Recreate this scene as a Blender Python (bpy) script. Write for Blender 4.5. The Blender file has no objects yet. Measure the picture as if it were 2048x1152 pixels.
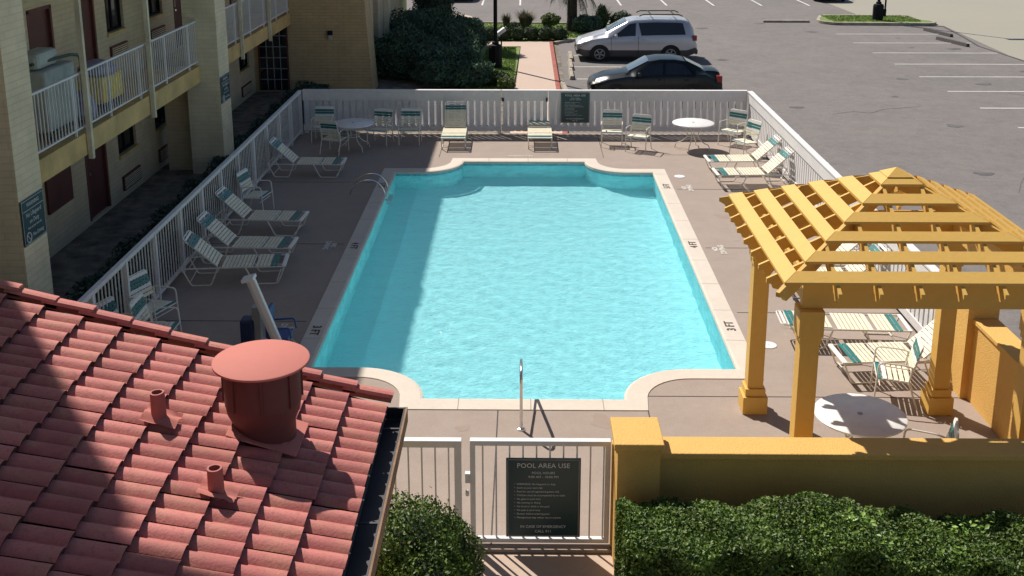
import bpy, bmesh, math, random
import numpy as np
from mathutils import Vector, Matrix
R = math.radians
random.seed(7)
scene = bpy.context.scene
COL = scene.collection

# ------------------------------------------------------------------ camera, sky, sun, exposure
cam = bpy.data.cameras.new('camera')
camo = bpy.data.objects.new('camera', cam); COL.objects.link(camo)
cam.sensor_width = 36.0; cam.lens = 2184 / 2048 * 36
cam.shift_y = -280 / 2048
cam.clip_start = .05; cam.clip_end = 2000
camo.location = (0, 0, 7.1)
camo.rotation_euler = (R(90 - 14.0856), 0, R(.66155))
scene.camera = camo

SUN_EL = 50.0
w = bpy.data.worlds.new('World'); scene.world = w; w.use_nodes = True
nt = w.node_tree; nt.nodes.clear()
sky = nt.nodes.new('ShaderNodeTexSky'); sky.sky_type = 'NISHITA'; sky.sun_disc = False
sky.sun_elevation = R(SUN_EL)
# light travels along (0.60,-0.80): the sun stands at azimuth (-0.60, 0.80)
sky.sun_rotation = math.atan2(-.60, .80)
sky.air_density = 1.0; sky.dust_density = .6; sky.ozone_density = 1.5
bg = nt.nodes.new('ShaderNodeBackground'); bg.inputs[1].default_value = .060
wo = nt.nodes.new('ShaderNodeOutputWorld')
nt.links.new(sky.outputs[0], bg.inputs[0]); nt.links.new(bg.outputs[0], wo.inputs[0])
sl = bpy.data.lights.new('sun', 'SUN'); sl.energy = 4.6; sl.angle = R(.55); sl.color = (1, .93, .84)
so = bpy.data.objects.new('sun', sl); COL.objects.link(so)
ce = math.cos(R(SUN_EL)); dv = Vector((.60 * ce, -.80 * ce, -math.sin(R(SUN_EL))))
so.rotation_euler = dv.to_track_quat('-Z', 'Y').to_euler()
so.location = (-20, 30, 40)
scene.view_settings.view_transform = 'Standard'; scene.view_settings.look = 'None'
scene.view_settings.exposure = 0.36; scene.view_settings.gamma = 1.0
scene.cycles.use_denoising = True
scene.cycles.max_bounces = 14; scene.cycles.diffuse_bounces = 6; scene.cycles.transparent_max_bounces = 12

# ------------------------------------------------------------------ materials
def mat(name, col, rough=.7, metal=0., noise=None, bump=None, spec=.5, extra=None, coat=0.):
    """noise = (scale, amount, detail[, colour2]); bump = (scale, strength)"""
    m = bpy.data.materials.new(name); m.use_nodes = True
    t = m.node_tree; b = t.nodes['Principled BSDF']
    b.inputs['Base Color'].default_value = (*col, 1); b.inputs['Roughness'].default_value = rough
    b.inputs['Metallic'].default_value = metal; b.inputs['Specular IOR Level'].default_value = spec
    b.inputs['Coat Weight'].default_value = coat
    tc = t.nodes.new('ShaderNodeTexCoord')
    out = None
    if noise:
        layers = noise if isinstance(noise, list) else [noise]
        cur = None
        for L in layers:
            n = t.nodes.new('ShaderNodeTexNoise'); n.inputs['Scale'].default_value = L[0]
            n.inputs['Detail'].default_value = L[2]; n.inputs['Roughness'].default_value = .62
            t.links.new(tc.outputs['Object'], n.inputs['Vector'])
            r = t.nodes.new('ShaderNodeMapRange')
            r.inputs[1].default_value = .32; r.inputs[2].default_value = .68
            t.links.new(n.outputs[0], r.inputs[0])
            mx = t.nodes.new('ShaderNodeMix'); mx.data_type = 'RGBA'
            c2 = L[3] if len(L) > 3 else tuple(c * (1 - L[1]) for c in col)
            mx.inputs[7].default_value = (*c2, 1)
            if cur is None: mx.inputs[6].default_value = (*[min(1, c * (1 + (L[1] * .5 if len(L) < 4 else 0))) for c in col], 1)
            else: t.links.new(cur, mx.inputs[6])
            if len(L) > 3 or cur is not None:
                mm = t.nodes.new('ShaderNodeMath'); mm.operation = 'MULTIPLY'; mm.inputs[1].default_value = L[1]
                t.links.new(r.outputs[0], mm.inputs[0]); t.links.new(mm.outputs[0], mx.inputs[0])
            else: t.links.new(r.outputs[0], mx.inputs[0])
            cur = mx.outputs[2]
        t.links.new(cur, b.inputs['Base Color'])
    if bump:
        n = t.nodes.new('ShaderNodeTexNoise'); n.inputs['Scale'].default_value = bump[0]; n.inputs['Detail'].default_value = 4
        t.links.new(tc.outputs['Object'], n.inputs['Vector'])
        bp = t.nodes.new('ShaderNodeBump'); bp.inputs['Strength'].default_value = bump[1]; bp.inputs['Distance'].default_value = .02
        t.links.new(n.outputs[0], bp.inputs['Height']); t.links.new(bp.outputs[0], b.inputs['Normal'])
    if extra: extra(t, b, tc)
    return m

def brick_extra(cols, gap_tone, bw, rh, axes='YZ', ms=.012):
    def f(t, b, tc):
        sep = t.nodes.new('ShaderNodeSeparateXYZ'); t.links.new(tc.outputs['Object'], sep.inputs[0])
        ad = t.nodes.new('ShaderNodeMath'); ad.operation = 'ADD'
        t.links.new(sep.outputs[0], ad.inputs[0]); t.links.new(sep.outputs[1], ad.inputs[1])
        cb = t.nodes.new('ShaderNodeCombineXYZ')
        t.links.new(ad.outputs[0], cb.inputs[0]); t.links.new(sep.outputs[2], cb.inputs[1])
        br = t.nodes.new('ShaderNodeTexBrick'); t.links.new(cb.outputs[0], br.inputs['Vector'])
        br.inputs['Color1'].default_value = (*cols[0], 1); br.inputs['Color2'].default_value = (*cols[1], 1)
        br.inputs['Mortar'].default_value = (*gap_tone, 1); br.inputs['Scale'].default_value = 1
        br.inputs['Brick Width'].default_value = bw; br.inputs['Row Height'].default_value = rh
        br.inputs['Mortar Size'].default_value = ms; br.inputs['Mortar Smooth'].default_value = .4
        n = t.nodes.new('ShaderNodeTexNoise'); n.inputs['Scale'].default_value = 2.2; n.inputs['Detail'].default_value = 6
        t.links.new(tc.outputs['Object'], n.inputs['Vector'])
        mx = t.nodes.new('ShaderNodeMix'); mx.data_type = 'RGBA'; mx.blend_type = 'MULTIPLY'; mx.inputs[0].default_value = .5
        t.links.new(br.outputs['Color'], mx.inputs[6]); t.links.new(n.outputs[0], mx.inputs[7])
        gm = t.nodes.new('ShaderNodeGamma'); gm.inputs[1].default_value = .72
        t.links.new(mx.outputs[2], gm.inputs[0]); t.links.new(gm.outputs[0], b.inputs['Base Color'])
        bp = t.nodes.new('ShaderNodeBump'); bp.inputs['Strength'].default_value = .35; bp.inputs['Distance'].default_value = .012
        bp.invert = True
        t.links.new(br.outputs['Fac'], bp.inputs['Height']); t.links.new(bp.outputs[0], b.inputs['Normal'])
    return f

M = {}
M['deck'] = mat('deck_concrete', (.37, .295, .25), .9, noise=[(.55, .5, 6, (.29, .232, .19)), (9, .4, 8, (.26, .205, .17)), (2.3, .45, 5, (.43, .36, .31)), (.23, .5, 7, (.31, .25, .21)), (40, .4, 4, (.24, .19, .16))], bump=(60, .15))
M['coping'] = mat('coping_concrete', (.66, .585, .50), .85, noise=[(1.7, .5, 6, (.54, .47, .40)), (14, .3, 6, (.5, .43, .36))], bump=(50, .12))
M['asphalt'] = mat('asphalt', (.205, .185, .173), .93, noise=[(.08, .9, 6, (.125, .122, .120)), (.30, .75, 8, (.245, .205, .19)), (1.3, .7, 9, (.13, .12, .118)), (4.5, .45, 8, (.27, .24, .22)), (22, .5, 6, (.10, .095, .09))], bump=(80, .2))
M['far_pave'] = mat('far_pavement', (.33, .31, .25), .92, noise=[(.2, .6, 5, (.30, .285, .235)), (12, .3, 6, (.24, .225, .19))], bump=(60, .15))
M['path'] = mat('path_concrete', (.52, .40, .32), .9, noise=[(.8, .5, 6, (.43, .33, .26)), (10, .35, 7, (.36, .28, .22))], bump=(60, .15))
M['walk'] = mat('walk_concrete', (.55, .42, .34), .9, noise=[(.6, .5, 6, (.47, .36, .29)), (9, .3, 7, (.4, .31, .25))], bump=(60, .1))
M['curb_red'] = mat('curb_red_paint', (.36, .085, .06), .8, noise=(4, .4, 6))
M['curb'] = mat('curb_concrete', (.40, .35, .28), .9, noise=(3, .4, 6))
M['soil'] = mat('dark_soil', (.20, .175, .14), .95, noise=(3, .6, 8), bump=(20, .6))
M['grass'] = mat('lawn_grass', (.21, .29, .07), .9, noise=[(.5, .6, 6, (.15, .23, .055)), (18, .6, 8, (.10, .16, .04))], bump=(90, .8))
M['paint'] = mat('road_paint', (.80, .79, .76), .8, noise=[(2.0, .6, 8, (.46, .44, .41)), (14, .5, 6, (.34, .32, .31))])
M['white'] = mat('white_paint', (.74, .74, .75), .55, noise=[(3, .3, 6, (.62, .62, .62))])
M['fence'] = mat('fence_white_paint', (.76, .75, .75), .6, noise=[(1.6, .5, 7, (.64, .63, .63)), (9, .3, 6, (.5, .49, .5))])
M['tube'] = mat('powder_coated_white_tube', (.74, .71, .64), .4, noise=(9, .12, 4))
M['cream'] = mat('cream_vinyl', (.80, .74, .56), .5, noise=(7, .12, 4))
M['wstrap'] = mat('white_vinyl', (.82, .80, .76), .5, noise=(7, .1, 4))
M['teal'] = mat('teal_vinyl', (.020, .19, .18), .45, noise=(6, .25, 4))
M['table'] = mat('table_white', (.80, .79, .76), .4, noise=(5, .1, 6))
M['yellow'] = mat('yellow_paint', (.69, .415, .095), .66, noise=[(1.3, .45, 6, (.61, .37, .072)), (11, .3, 6, (.54, .32, .065)), (.35, .4, 4, (.72, .46, .11))], bump=(25, .1))
M['yellowwall'] = mat('yellow_stucco', (.71, .415, .11), .8, noise=[(1.1, .5, 6, (.60, .36, .09)), (8, .35, 6, (.53, .32, .085)), (.4, .4, 5, (.73, .47, .14))], bump=(45, .45))
M['tanwall'] = mat('tan_wall_block', (.5, .4, .25), .78, extra=brick_extra(((.62, .475, .27), (.56, .425, .24)), (.50, .38, .215), .41, .105))
M['tan'] = mat('tan_block_lit', (.46, .36, .19), .75, noise=(1.5, .2, 6), extra=brick_extra(((.86, .71, .43), (.80, .655, .39)), (.72, .59, .35), .41, .105))  # wall block lightened: open-sky light on the piers put into the colour
M['wingbrick'] = mat('wing_slump_block', (.40, .27, .12), .8, extra=brick_extra(((.54, .36, .155), (.48, .32, .135)), (.36, .24, .10), .41, .105))
M['postcream'] = mat('cream_post_paint', (.68, .62, .45), .7, noise=(2, .25, 6))
M['fascia'] = mat('balcony_fascia', (.66, .46, .19), .7, noise=(1.2, .3, 6))
M['redbrown'] = mat('dark_red_paint', (.10, .025, .022), .55, noise=(2, .25, 5))
M['redframe'] = mat('red_frame_paint', (.13, .04, .032), .6, noise=(2, .25, 5))
M['darkglass'] = mat('dark_glass', (.012, .013, .016), .08, spec=.6)
M['black'] = mat('black_paint', (.012, .013, .016), .5)
M['blackmetal'] = mat('dark_bronze_metal', (.010, .010, .012), .75, spec=.2)
M['steel'] = mat('stainless_steel', (.75, .74, .72), .2, metal=1.)
M['grey'] = mat('grey_metal', (.32, .32, .33), .5)
M['signgreen'] = mat('sign_green', (.008, .046, .056), .35, noise=(4, .15, 4))
M['signwhite'] = mat('sign_lettering', (.66, .70, .70), .5)
M['tar'] = mat('tar_crack', (.095, .088, .084), .8)
M['oil'] = mat('oil_stain', (.105, .098, .095), .7, noise=(3, .4, 6))
M['joint_grey'] = mat('joint_grey', (.26, .22, .19), .9)
M['black_ink'] = mat('marking_black', (.07, .06, .06), .8, noise=(15, .4, 5))
M['stain'] = mat('deck_stain', (.29, .225, .18), .9, noise=[(5, .6, 6, (.34, .27, .225))])
M['white_ink'] = mat('marking_white', (.66, .62, .56), .8, noise=[(12, .6, 6, (.45, .38, .33))])
M['tile'] = None
M['gutter'] = mat('gutter_dark_metal', (.035, .03, .035), .6, noise=(3, .4, 5))
M['rust'] = mat('fascia_wood', (.26, .15, .08), .8, noise=(4, .4, 6))
M['ventred'] = mat('vent_red_paint', (.52, .165, .135), .8, noise=[(2.5, .4, 6, (.46, .155, .115)), (16, .25, 6, (.40, .14, .11))])
M['ventshade'] = mat('vent_red_shaded', (.115, .030, .028), .7, noise=[(3, .4, 6, (.075, .022, .022)), (14, .3, 6, (.16, .045, .04))])  # vent red darkened; shade on drum and neck is put into the colour
M['pipered'] = mat('pipe_red_paint', (.36, .105, .09), .7, noise=[(5, .4, 6, (.27, .08, .07))])
M['gap_tone'] = mat('tile_lip_shade_dirt', (.055, .018, .018), .95, noise=(8, .5, 5))  # dark lip tone: shade and dirt under each tile course, painted in
M['navy'] = mat('navy_plastic', (.012, .025, .085), .5)
M['blue'] = mat('blue_plastic', (.015, .06, .22), .5)
M['poolwall'] = None
M['linen'] = mat('pale_canvas', (.42, .46, .42), .8, noise=(3, .25, 6))
M['yellowbag'] = mat('yellow_vinyl', (.85, .62, .03), .6, noise=(3, .2, 6))
M['lilac'] = mat('lilac_plastic_bag', (.30, .28, .42), .4, noise=(6, .5, 6), bump=(14, .8))
M['darkgreen'] = mat('dark_green_plastic', (.02, .07, .055), .5)

def leafmat(name, c1, c2, rough=.5, spec=.4, trans=.15):
    m = bpy.data.materials.new(name); m.use_nodes = True
    t = m.node_tree; b = t.nodes['Principled BSDF']
    g = t.nodes.new('ShaderNodeNewGeometry'); r = t.nodes.new('ShaderNodeValToRGB')
    r.color_ramp.elements[0].color = (*c1, 1); r.color_ramp.elements[1].color = (*c2, 1)
    t.links.new(g.outputs['Random Per Island'], r.inputs[0])
    tc = t.nodes.new('ShaderNodeTexCoord'); n = t.nodes.new('ShaderNodeTexNoise'); n.inputs['Scale'].default_value = 2.4
    n.inputs['Detail'].default_value = 3
    t.links.new(tc.outputs['Object'], n.inputs['Vector'])
    mr = t.nodes.new('ShaderNodeMapRange'); mr.inputs[1].default_value = .3; mr.inputs[2].default_value = .7
    mr.inputs[3].default_value = .6; mr.inputs[4].default_value = 1.25
    t.links.new(n.outputs[0], mr.inputs[0])
    mx = t.nodes.new('ShaderNodeVectorMath'); mx.operation = 'SCALE'
    t.links.new(r.outputs[0], mx.inputs[0]); t.links.new(mr.outputs[0], mx.inputs['Scale'])
    t.links.new(mx.outputs[0], b.inputs['Base Color'])
    b.inputs['Roughness'].default_value = rough; b.inputs['Specular IOR Level'].default_value = spec
    tr = t.nodes.new('ShaderNodeBsdfTranslucent'); t.links.new(mx.outputs[0], tr.inputs[0])
    ms = t.nodes.new('ShaderNodeMixShader'); ms.inputs[0].default_value = trans
    o = t.nodes['Material Output']
    t.links.new(b.outputs[0], ms.inputs[1]); t.links.new(tr.outputs[0], ms.inputs[2]); t.links.new(ms.outputs[0], o.inputs[0])
    return m
M['hedge'] = leafmat('hedge_leaf', (.034, .078, .014), (.16, .24, .040), .48, .30)
M['hedge_light'] = leafmat('young_leaf', (.12, .24, .03), (.22, .36, .05), .45, .4)
M['juniper'] = leafmat('juniper_leaf', (.055, .105, .075), (.12, .20, .125), .75, .2, .05)
M['conifer'] = leafmat('conifer_leaf', (.04, .075, .062), (.085, .135, .10), .8, .2, .05)
M['shrub'] = leafmat('shrub_leaf', (.03, .06, .02), (.09, .14, .045), .6, .3)
M['shrub_pale'] = leafmat('pale_shrub_leaf', (.10, .14, .03), (.22, .26, .08), .6, .3)
M['grassblade'] = leafmat('grass_blade', (.08, .075, .045), (.19, .17, .11), .7, .3)
M['turf'] = leafmat('turf_blade', (.13, .22, .04), (.28, .38, .08), .7, .3)
M['palmleaf'] = leafmat('palm_leaf', (.03, .04, .02), (.08, .09, .05), .6, .3)
M['trunk'] = mat('palm_trunk', (.075, .055, .045), .9, noise=(9, .6, 6), bump=(14, .8))
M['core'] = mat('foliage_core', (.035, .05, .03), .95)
M['twig'] = mat('twig_wood', (.06, .045, .035), .9)

def tile_mat():
    m = bpy.data.materials.new('clay_tile'); m.use_nodes = True
    t = m.node_tree; b = t.nodes['Principled BSDF']
    g = t.nodes.new('ShaderNodeNewGeometry'); r = t.nodes.new('ShaderNodeValToRGB')
    r.color_ramp.elements[0].color = (.40, .108, .098, 1); r.color_ramp.elements[1].color = (.58, .19, .165, 1)
    t.links.new(g.outputs['Random Per Island'], r.inputs[0])
    tc = t.nodes.new('ShaderNodeTexCoord')
    cur = r.outputs[0]
    for sc, c, amt, lo, hi in ((5, (.50, .24, .15), .55, .45, .7), (26, (.24, .08, .06), .5, .52, .75), (2.2, (.36, .115, .10), .5, .45, .7), (70, (.20, .07, .055), .35, .5, .8)):
        n = t.nodes.new('ShaderNodeTexNoise'); n.inputs['Scale'].default_value = sc; n.inputs['Detail'].default_value = 7
        t.links.new(tc.outputs['Object'], n.inputs['Vector'])
        mr = t.nodes.new('ShaderNodeMapRange'); mr.inputs[1].default_value = lo; mr.inputs[2].default_value = hi; mr.inputs[4].default_value = amt
        t.links.new(n.outputs[0], mr.inputs[0])
        mx = t.nodes.new('ShaderNodeMix'); mx.data_type = 'RGBA'; mx.inputs[7].default_value = (*c, 1)
        t.links.new(mr.outputs[0], mx.inputs[0]); t.links.new(cur, mx.inputs[6]); cur = mx.outputs[2]
    t.links.new(cur, b.inputs['Base Color']); b.inputs['Roughness'].default_value = .75
    n = t.nodes.new('ShaderNodeTexNoise'); n.inputs['Scale'].default_value = 60; t.links.new(tc.outputs['Object'], n.inputs['Vector'])
    bp = t.nodes.new('ShaderNodeBump'); bp.inputs['Strength'].default_value = .25; bp.inputs['Distance'].default_value = .01
    t.links.new(n.outputs[0], bp.inputs['Height']); t.links.new(bp.outputs[0], b.inputs['Normal'])
    return m
M['tile'] = tile_mat()

def pool_mats():
    m = mat('pool_plaster', (.56, .96, .995), .9, noise=[(.5, .4, 5, (.52, .945, .99)), (7, .3, 5, (.54, .97, 1.))])
    b = m.node_tree.nodes['Principled BSDF']
    M['poolfloor'] = m
    M['poolwall'] = mat('pool_wall_plaster', (.40, .90, .97), .8, noise=(3, .2, 5))
    M['pooltile'] = mat('pool_waterline_tile', (.20, .50, .60), .4, noise=(18, .3, 3))
    m = bpy.data.materials.new('pool_water'); m.use_nodes = True; t = m.node_tree; t.nodes.clear()
    o = t.nodes.new('ShaderNodeOutputMaterial'); tr = t.nodes.new('ShaderNodeBsdfRefraction'); tr.inputs[0].default_value = (.87, .985, 1., 1); tr.inputs['IOR'].default_value = 1.33; tr.inputs['Roughness'].default_value = 0
    gl = t.nodes.new('ShaderNodeBsdfGlossy'); gl.inputs['Roughness'].default_value = .06
    fr = t.nodes.new('ShaderNodeFresnel'); fr.inputs[0].default_value = 1.33
    mx = t.nodes.new('ShaderNodeMixShader')
    tc = t.nodes.new('ShaderNodeTexCoord'); mp = t.nodes.new('ShaderNodeMapping'); mp.inputs['Scale'].default_value = (1, 1.5, 1)
    t.links.new(tc.outputs['Object'], mp.inputs[0])
    n1 = t.nodes.new('ShaderNodeTexNoise'); n1.inputs['Scale'].default_value = 13; n1.inputs['Detail'].default_value = 5; n1.inputs['Distortion'].default_value = 1.2
    n2 = t.nodes.new('ShaderNodeTexNoise'); n2.inputs['Scale'].default_value = 1.6; n2.inputs['Detail'].default_value = 3
    for n in (n1, n2): t.links.new(mp.outputs[0], n.inputs['Vector'])
    ad = t.nodes.new('ShaderNodeMath'); ad.operation = 'MULTIPLY_ADD'; ad.inputs[1].default_value = 1.6
    t.links.new(n2.outputs[0], ad.inputs[0]); t.links.new(n1.outputs[0], ad.inputs[2])
    bp = t.nodes.new('ShaderNodeBump'); bp.inputs['Strength'].default_value = .55; bp.inputs['Distance'].default_value = .025
    t.links.new(ad.outputs[0], bp.inputs['Height'])
    t.links.new(bp.outputs[0], gl.inputs['Normal']); t.links.new(bp.outputs[0], fr.inputs['Normal'])
    t.links.new(fr.outputs[0], mx.inputs[0]); t.links.new(tr.outputs[0], mx.inputs[1]); t.links.new(gl.outputs[0], mx.inputs[2])
    t.links.new(mx.outputs[0], o.inputs[0]); M['water'] = m
pool_mats()

# ------------------------------------------------------------------ object helpers
def tag(o, label=None, cat=None, group=None, kind=None):
    if label: o['label'] = label
    if cat: o['category'] = cat
    if group: o['group'] = group
    if kind: o['kind'] = kind
    return o
def thing(name, loc, label, cat, group=None, rz=0):
    o = bpy.data.objects.new(name, None); COL.objects.link(o)
    o.empty_display_size = .2; o.location = loc; o.rotation_euler = (0, 0, rz)
    return tag(o, label, cat, group)
def copy_tree(o, parent=None):
    c = o.copy(); COL.objects.link(c)
    if parent: c.parent = parent
    for ch in list(o.children): copy_tree(ch, c)
    return c
def world_off(p):
    v = Vector((0, 0, 0))
    while p is not None:
        v += p.location; p = p.parent
    return v

class MB:
    def __init__(s): s.v = []; s.f = []; s.mi = []; s.cur = 0
    def add(s, vs, fs):
        o = len(s.v); s.v.extend([tuple(v) for v in vs]); s.f.extend([tuple(i + o for i in f) for f in fs]); s.mi.extend([s.cur] * len(fs)); return s
    def box(s, x0, x1, y0, y1, z0, z1):
        return s.add([(x0, y0, z0), (x1, y0, z0), (x1, y1, z0), (x0, y1, z0), (x0, y0, z1), (x1, y0, z1), (x1, y1, z1), (x0, y1, z1)],
                     [(0, 3, 2, 1), (4, 5, 6, 7), (0, 1, 5, 4), (1, 2, 6, 5), (2, 3, 7, 6), (3, 0, 4, 7)])
    def beam(s, p, q, w, h, up=(0, 0, 1)):
        p = Vector(p); q = Vector(q); d = (q - p).normalized(); up = Vector(up)
        sd = d.cross(up)
        if sd.length < 1e-4: sd = d.cross(Vector((1, 0, 0)))
        sd.normalize(); u = sd.cross(d).normalized()
        vs = []
        for c in (p, q):
            for a, b in ((-1, -1), (1, -1), (1, 1), (-1, 1)): vs.append(c + sd * (a * w / 2) + u * (b * h / 2))
        return s.add(vs, [(3, 2, 1, 0), (4, 5, 6, 7), (0, 1, 5, 4), (1, 2, 6, 5), (2, 3, 7, 6), (3, 0, 4, 7)])
    def tube(s, pts, r, n=7, closed=False):
        pts = [Vector(p) for p in pts]; m = len(pts); rings = []
        prev = None
        for i, p in enumerate(pts):
            if closed: d = (pts[(i + 1) % m] - pts[i - 1])
            else: d = (pts[min(i + 1, m - 1)] - pts[max(i - 1, 0)])
            d.normalize()
            if prev is None:
                a = Vector((0, 0, 1)) if abs(d.z) < .9 else Vector((1, 0, 0))
                sd = d.cross(a).normalized()
            else:
                sd = (prev - d * prev.dot(d))
                sd = sd.normalized() if sd.length > 1e-5 else d.orthogonal().normalized()
            prev = sd; u = d.cross(sd)
            rr = r[i] if isinstance(r, (list, tuple)) else r
            rings.append([p + sd * (math.cos(k * 2 * math.pi / n) * rr) + u * (math.sin(k * 2 * math.pi / n) * rr) for k in range(n)])
        vs = [v for g in rings for v in g]; fs = []
        for i in range(m if closed else m - 1):
            a = i * n; b = ((i + 1) % m) * n
            for k in range(n): fs.append((a + k, a + (k + 1) % n, b + (k + 1) % n, b + k))
        if not closed: fs.append(tuple(range(n - 1, -1, -1))); fs.append(tuple((m - 1) * n + k for k in range(n)))
        return s.add(vs, fs)
    def lathe(s, prof, c=(0, 0, 0), n=24, ang0=0):
        vs = []; fs = []; m = len(prof)
        for r, z in prof:
            for k in range(n):
                a = ang0 + k * 2 * math.pi / n; vs.append((c[0] + r * math.cos(a), c[1] + r * math.sin(a), c[2] + z))
        for i in range(m - 1):
            for k in range(n): fs.append((i * n + k, i * n + (k + 1) % n, (i + 1) * n + (k + 1) % n, (i + 1) * n + k))
        fs.append(tuple(range(n - 1, -1, -1))); fs.append(tuple((m - 1) * n + k for k in range(n)))
        return s.add(vs, fs)
    def prism(s, poly, h0, h1, axis='z'):
        n = len(poly)
        def P(a, b, h): return (a, b, h) if axis == 'z' else ((a, h, b) if axis == 'y' else (h, a, b))
        vs = [P(a, b, h0) for a, b in poly] + [P(a, b, h1) for a, b in poly]
        fs = [tuple(range(n - 1, -1, -1)), tuple(range(n, 2 * n))] + [(i, (i + 1) % n, n + (i + 1) % n, n + i) for i in range(n)]
        return s.add(vs, fs)
    def build(s, name, mats, parent=None, smooth=False, bevel=0, local=False, fix=False):
        off = Vector((0, 0, 0)) if local else world_off(parent)
        me = bpy.data.meshes.new(name)
        me.from_pydata([(v[0] - off.x, v[1] - off.y, v[2] - off.z) for v in s.v], [], s.f)
        if not isinstance(mats, (list, tuple)): mats = [mats]
        for m in mats: me.materials.append(M[m] if isinstance(m, str) else m)
        if len(mats) > 1: me.polygons.foreach_set('material_index', s.mi)
        me.update()
        if fix or True:
            bm = bmesh.new(); bm.from_mesh(me); bmesh.ops.recalc_face_normals(bm, faces=bm.faces); bm.to_mesh(me); bm.free()
        if smooth:
            me.polygons.foreach_set('use_smooth', [True] * len(me.polygons))
            try: me.set_sharp_from_angle(angle=R(40))
            except Exception: pass
        o = bpy.data.objects.new(name, me); COL.objects.link(o)
        if parent: o.parent = parent
        if bevel:
            b = o.modifiers.new('bevel', 'BEVEL'); b.width = bevel; b.segments = 2; b.limit_method = 'ANGLE'
        return o

def fillet(pts, r, n=4, closed=False):
    """round the corners of a polyline"""
    P = [Vector(p) for p in pts]; out = []; m = len(P)
    for i, p in enumerate(P):
        if not closed and i in (0, m - 1): out.append(p); continue
        a = P[i - 1] - p; b = P[(i + 1) % m] - p
        k = min(r, a.length * .45, b.length * .45)
        A = p + a.normalized() * k; B = p + b.normalized() * k
        for j in range(n + 1):
            t = j / n; out.append(A * (1 - t) ** 2 + p * 2 * t * (1 - t) + B * t * t)
    return out

def sheet(name, poly, z, m, kind='structure', thick=0, holes=()):
    bm = bmesh.new(); es = []
    for lp in [poly] + list(holes):
        vs = [bm.verts.new((x, y, z)) for x, y in lp]
        es += [bm.edges.new((vs[i], vs[(i + 1) % len(vs)])) for i in range(len(vs))]
    bmesh.ops.triangle_fill(bm, use_beauty=True, use_dissolve=False, edges=es)
    for f in bm.faces:
        if f.normal.z < 0: f.normal_flip()
    if thick:
        r = bmesh.ops.extrude_face_region(bm, geom=list(bm.faces))
        for v in r['geom']:
            if isinstance(v, bmesh.types.BMVert): v.co.z -= thick
        bmesh.ops.recalc_face_normals(bm, faces=bm.faces)
    me = bpy.data.meshes.new(name); bm.to_mesh(me); bm.free()
    me.materials.append(M[m]); o = bpy.data.objects.new(name, me); COL.objects.link(o)
    if kind: o['kind'] = kind
    return o
def rect(x0, x1, y0, y1): return [(x0, y0), (x1, y0), (x1, y1), (x0, y1)]

def text_mesh(body, size, m, align='CENTER', spacing=1.0, line=1.0, extrude=.001, bold=0.):
    cu = bpy.data.curves.new('lettering', 'FONT'); cu.body = body; cu.size = size; cu.align_x = align; cu.align_y = 'CENTER'
    cu.space_character = spacing; cu.space_line = line; cu.extrude = extrude; cu.offset = bold; cu.resolution_u = 2
    o = bpy.data.objects.new('lettering', cu); COL.objects.link(o)
    dg = bpy.context.evaluated_depsgraph_get()
    me = bpy.data.meshes.new_from_object(o.evaluated_get(dg)); COL.objects.unlink(o); bpy.data.objects.remove(o)
    me.materials.clear(); me.materials.append(M[m])
    return me
def put_text(name, body, size, m, mtx, parent, **k):
    me = text_mesh(body, size, m, **k)
    off = world_off(parent); mt = Matrix.Translation(-off) @ mtx
    me.transform(mt)
    o = bpy.data.objects.new(name, me); COL.objects.link(o)
    if parent: o.parent = parent
    return o
def frame_mtx(origin, right, up):
    r = Vector(right).normalized(); u = Vector(up).normalized(); n = r.cross(u)
    m = Matrix((r, u, n)).transposed().to_4x4(); m.translation = Vector(origin); return m

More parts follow.
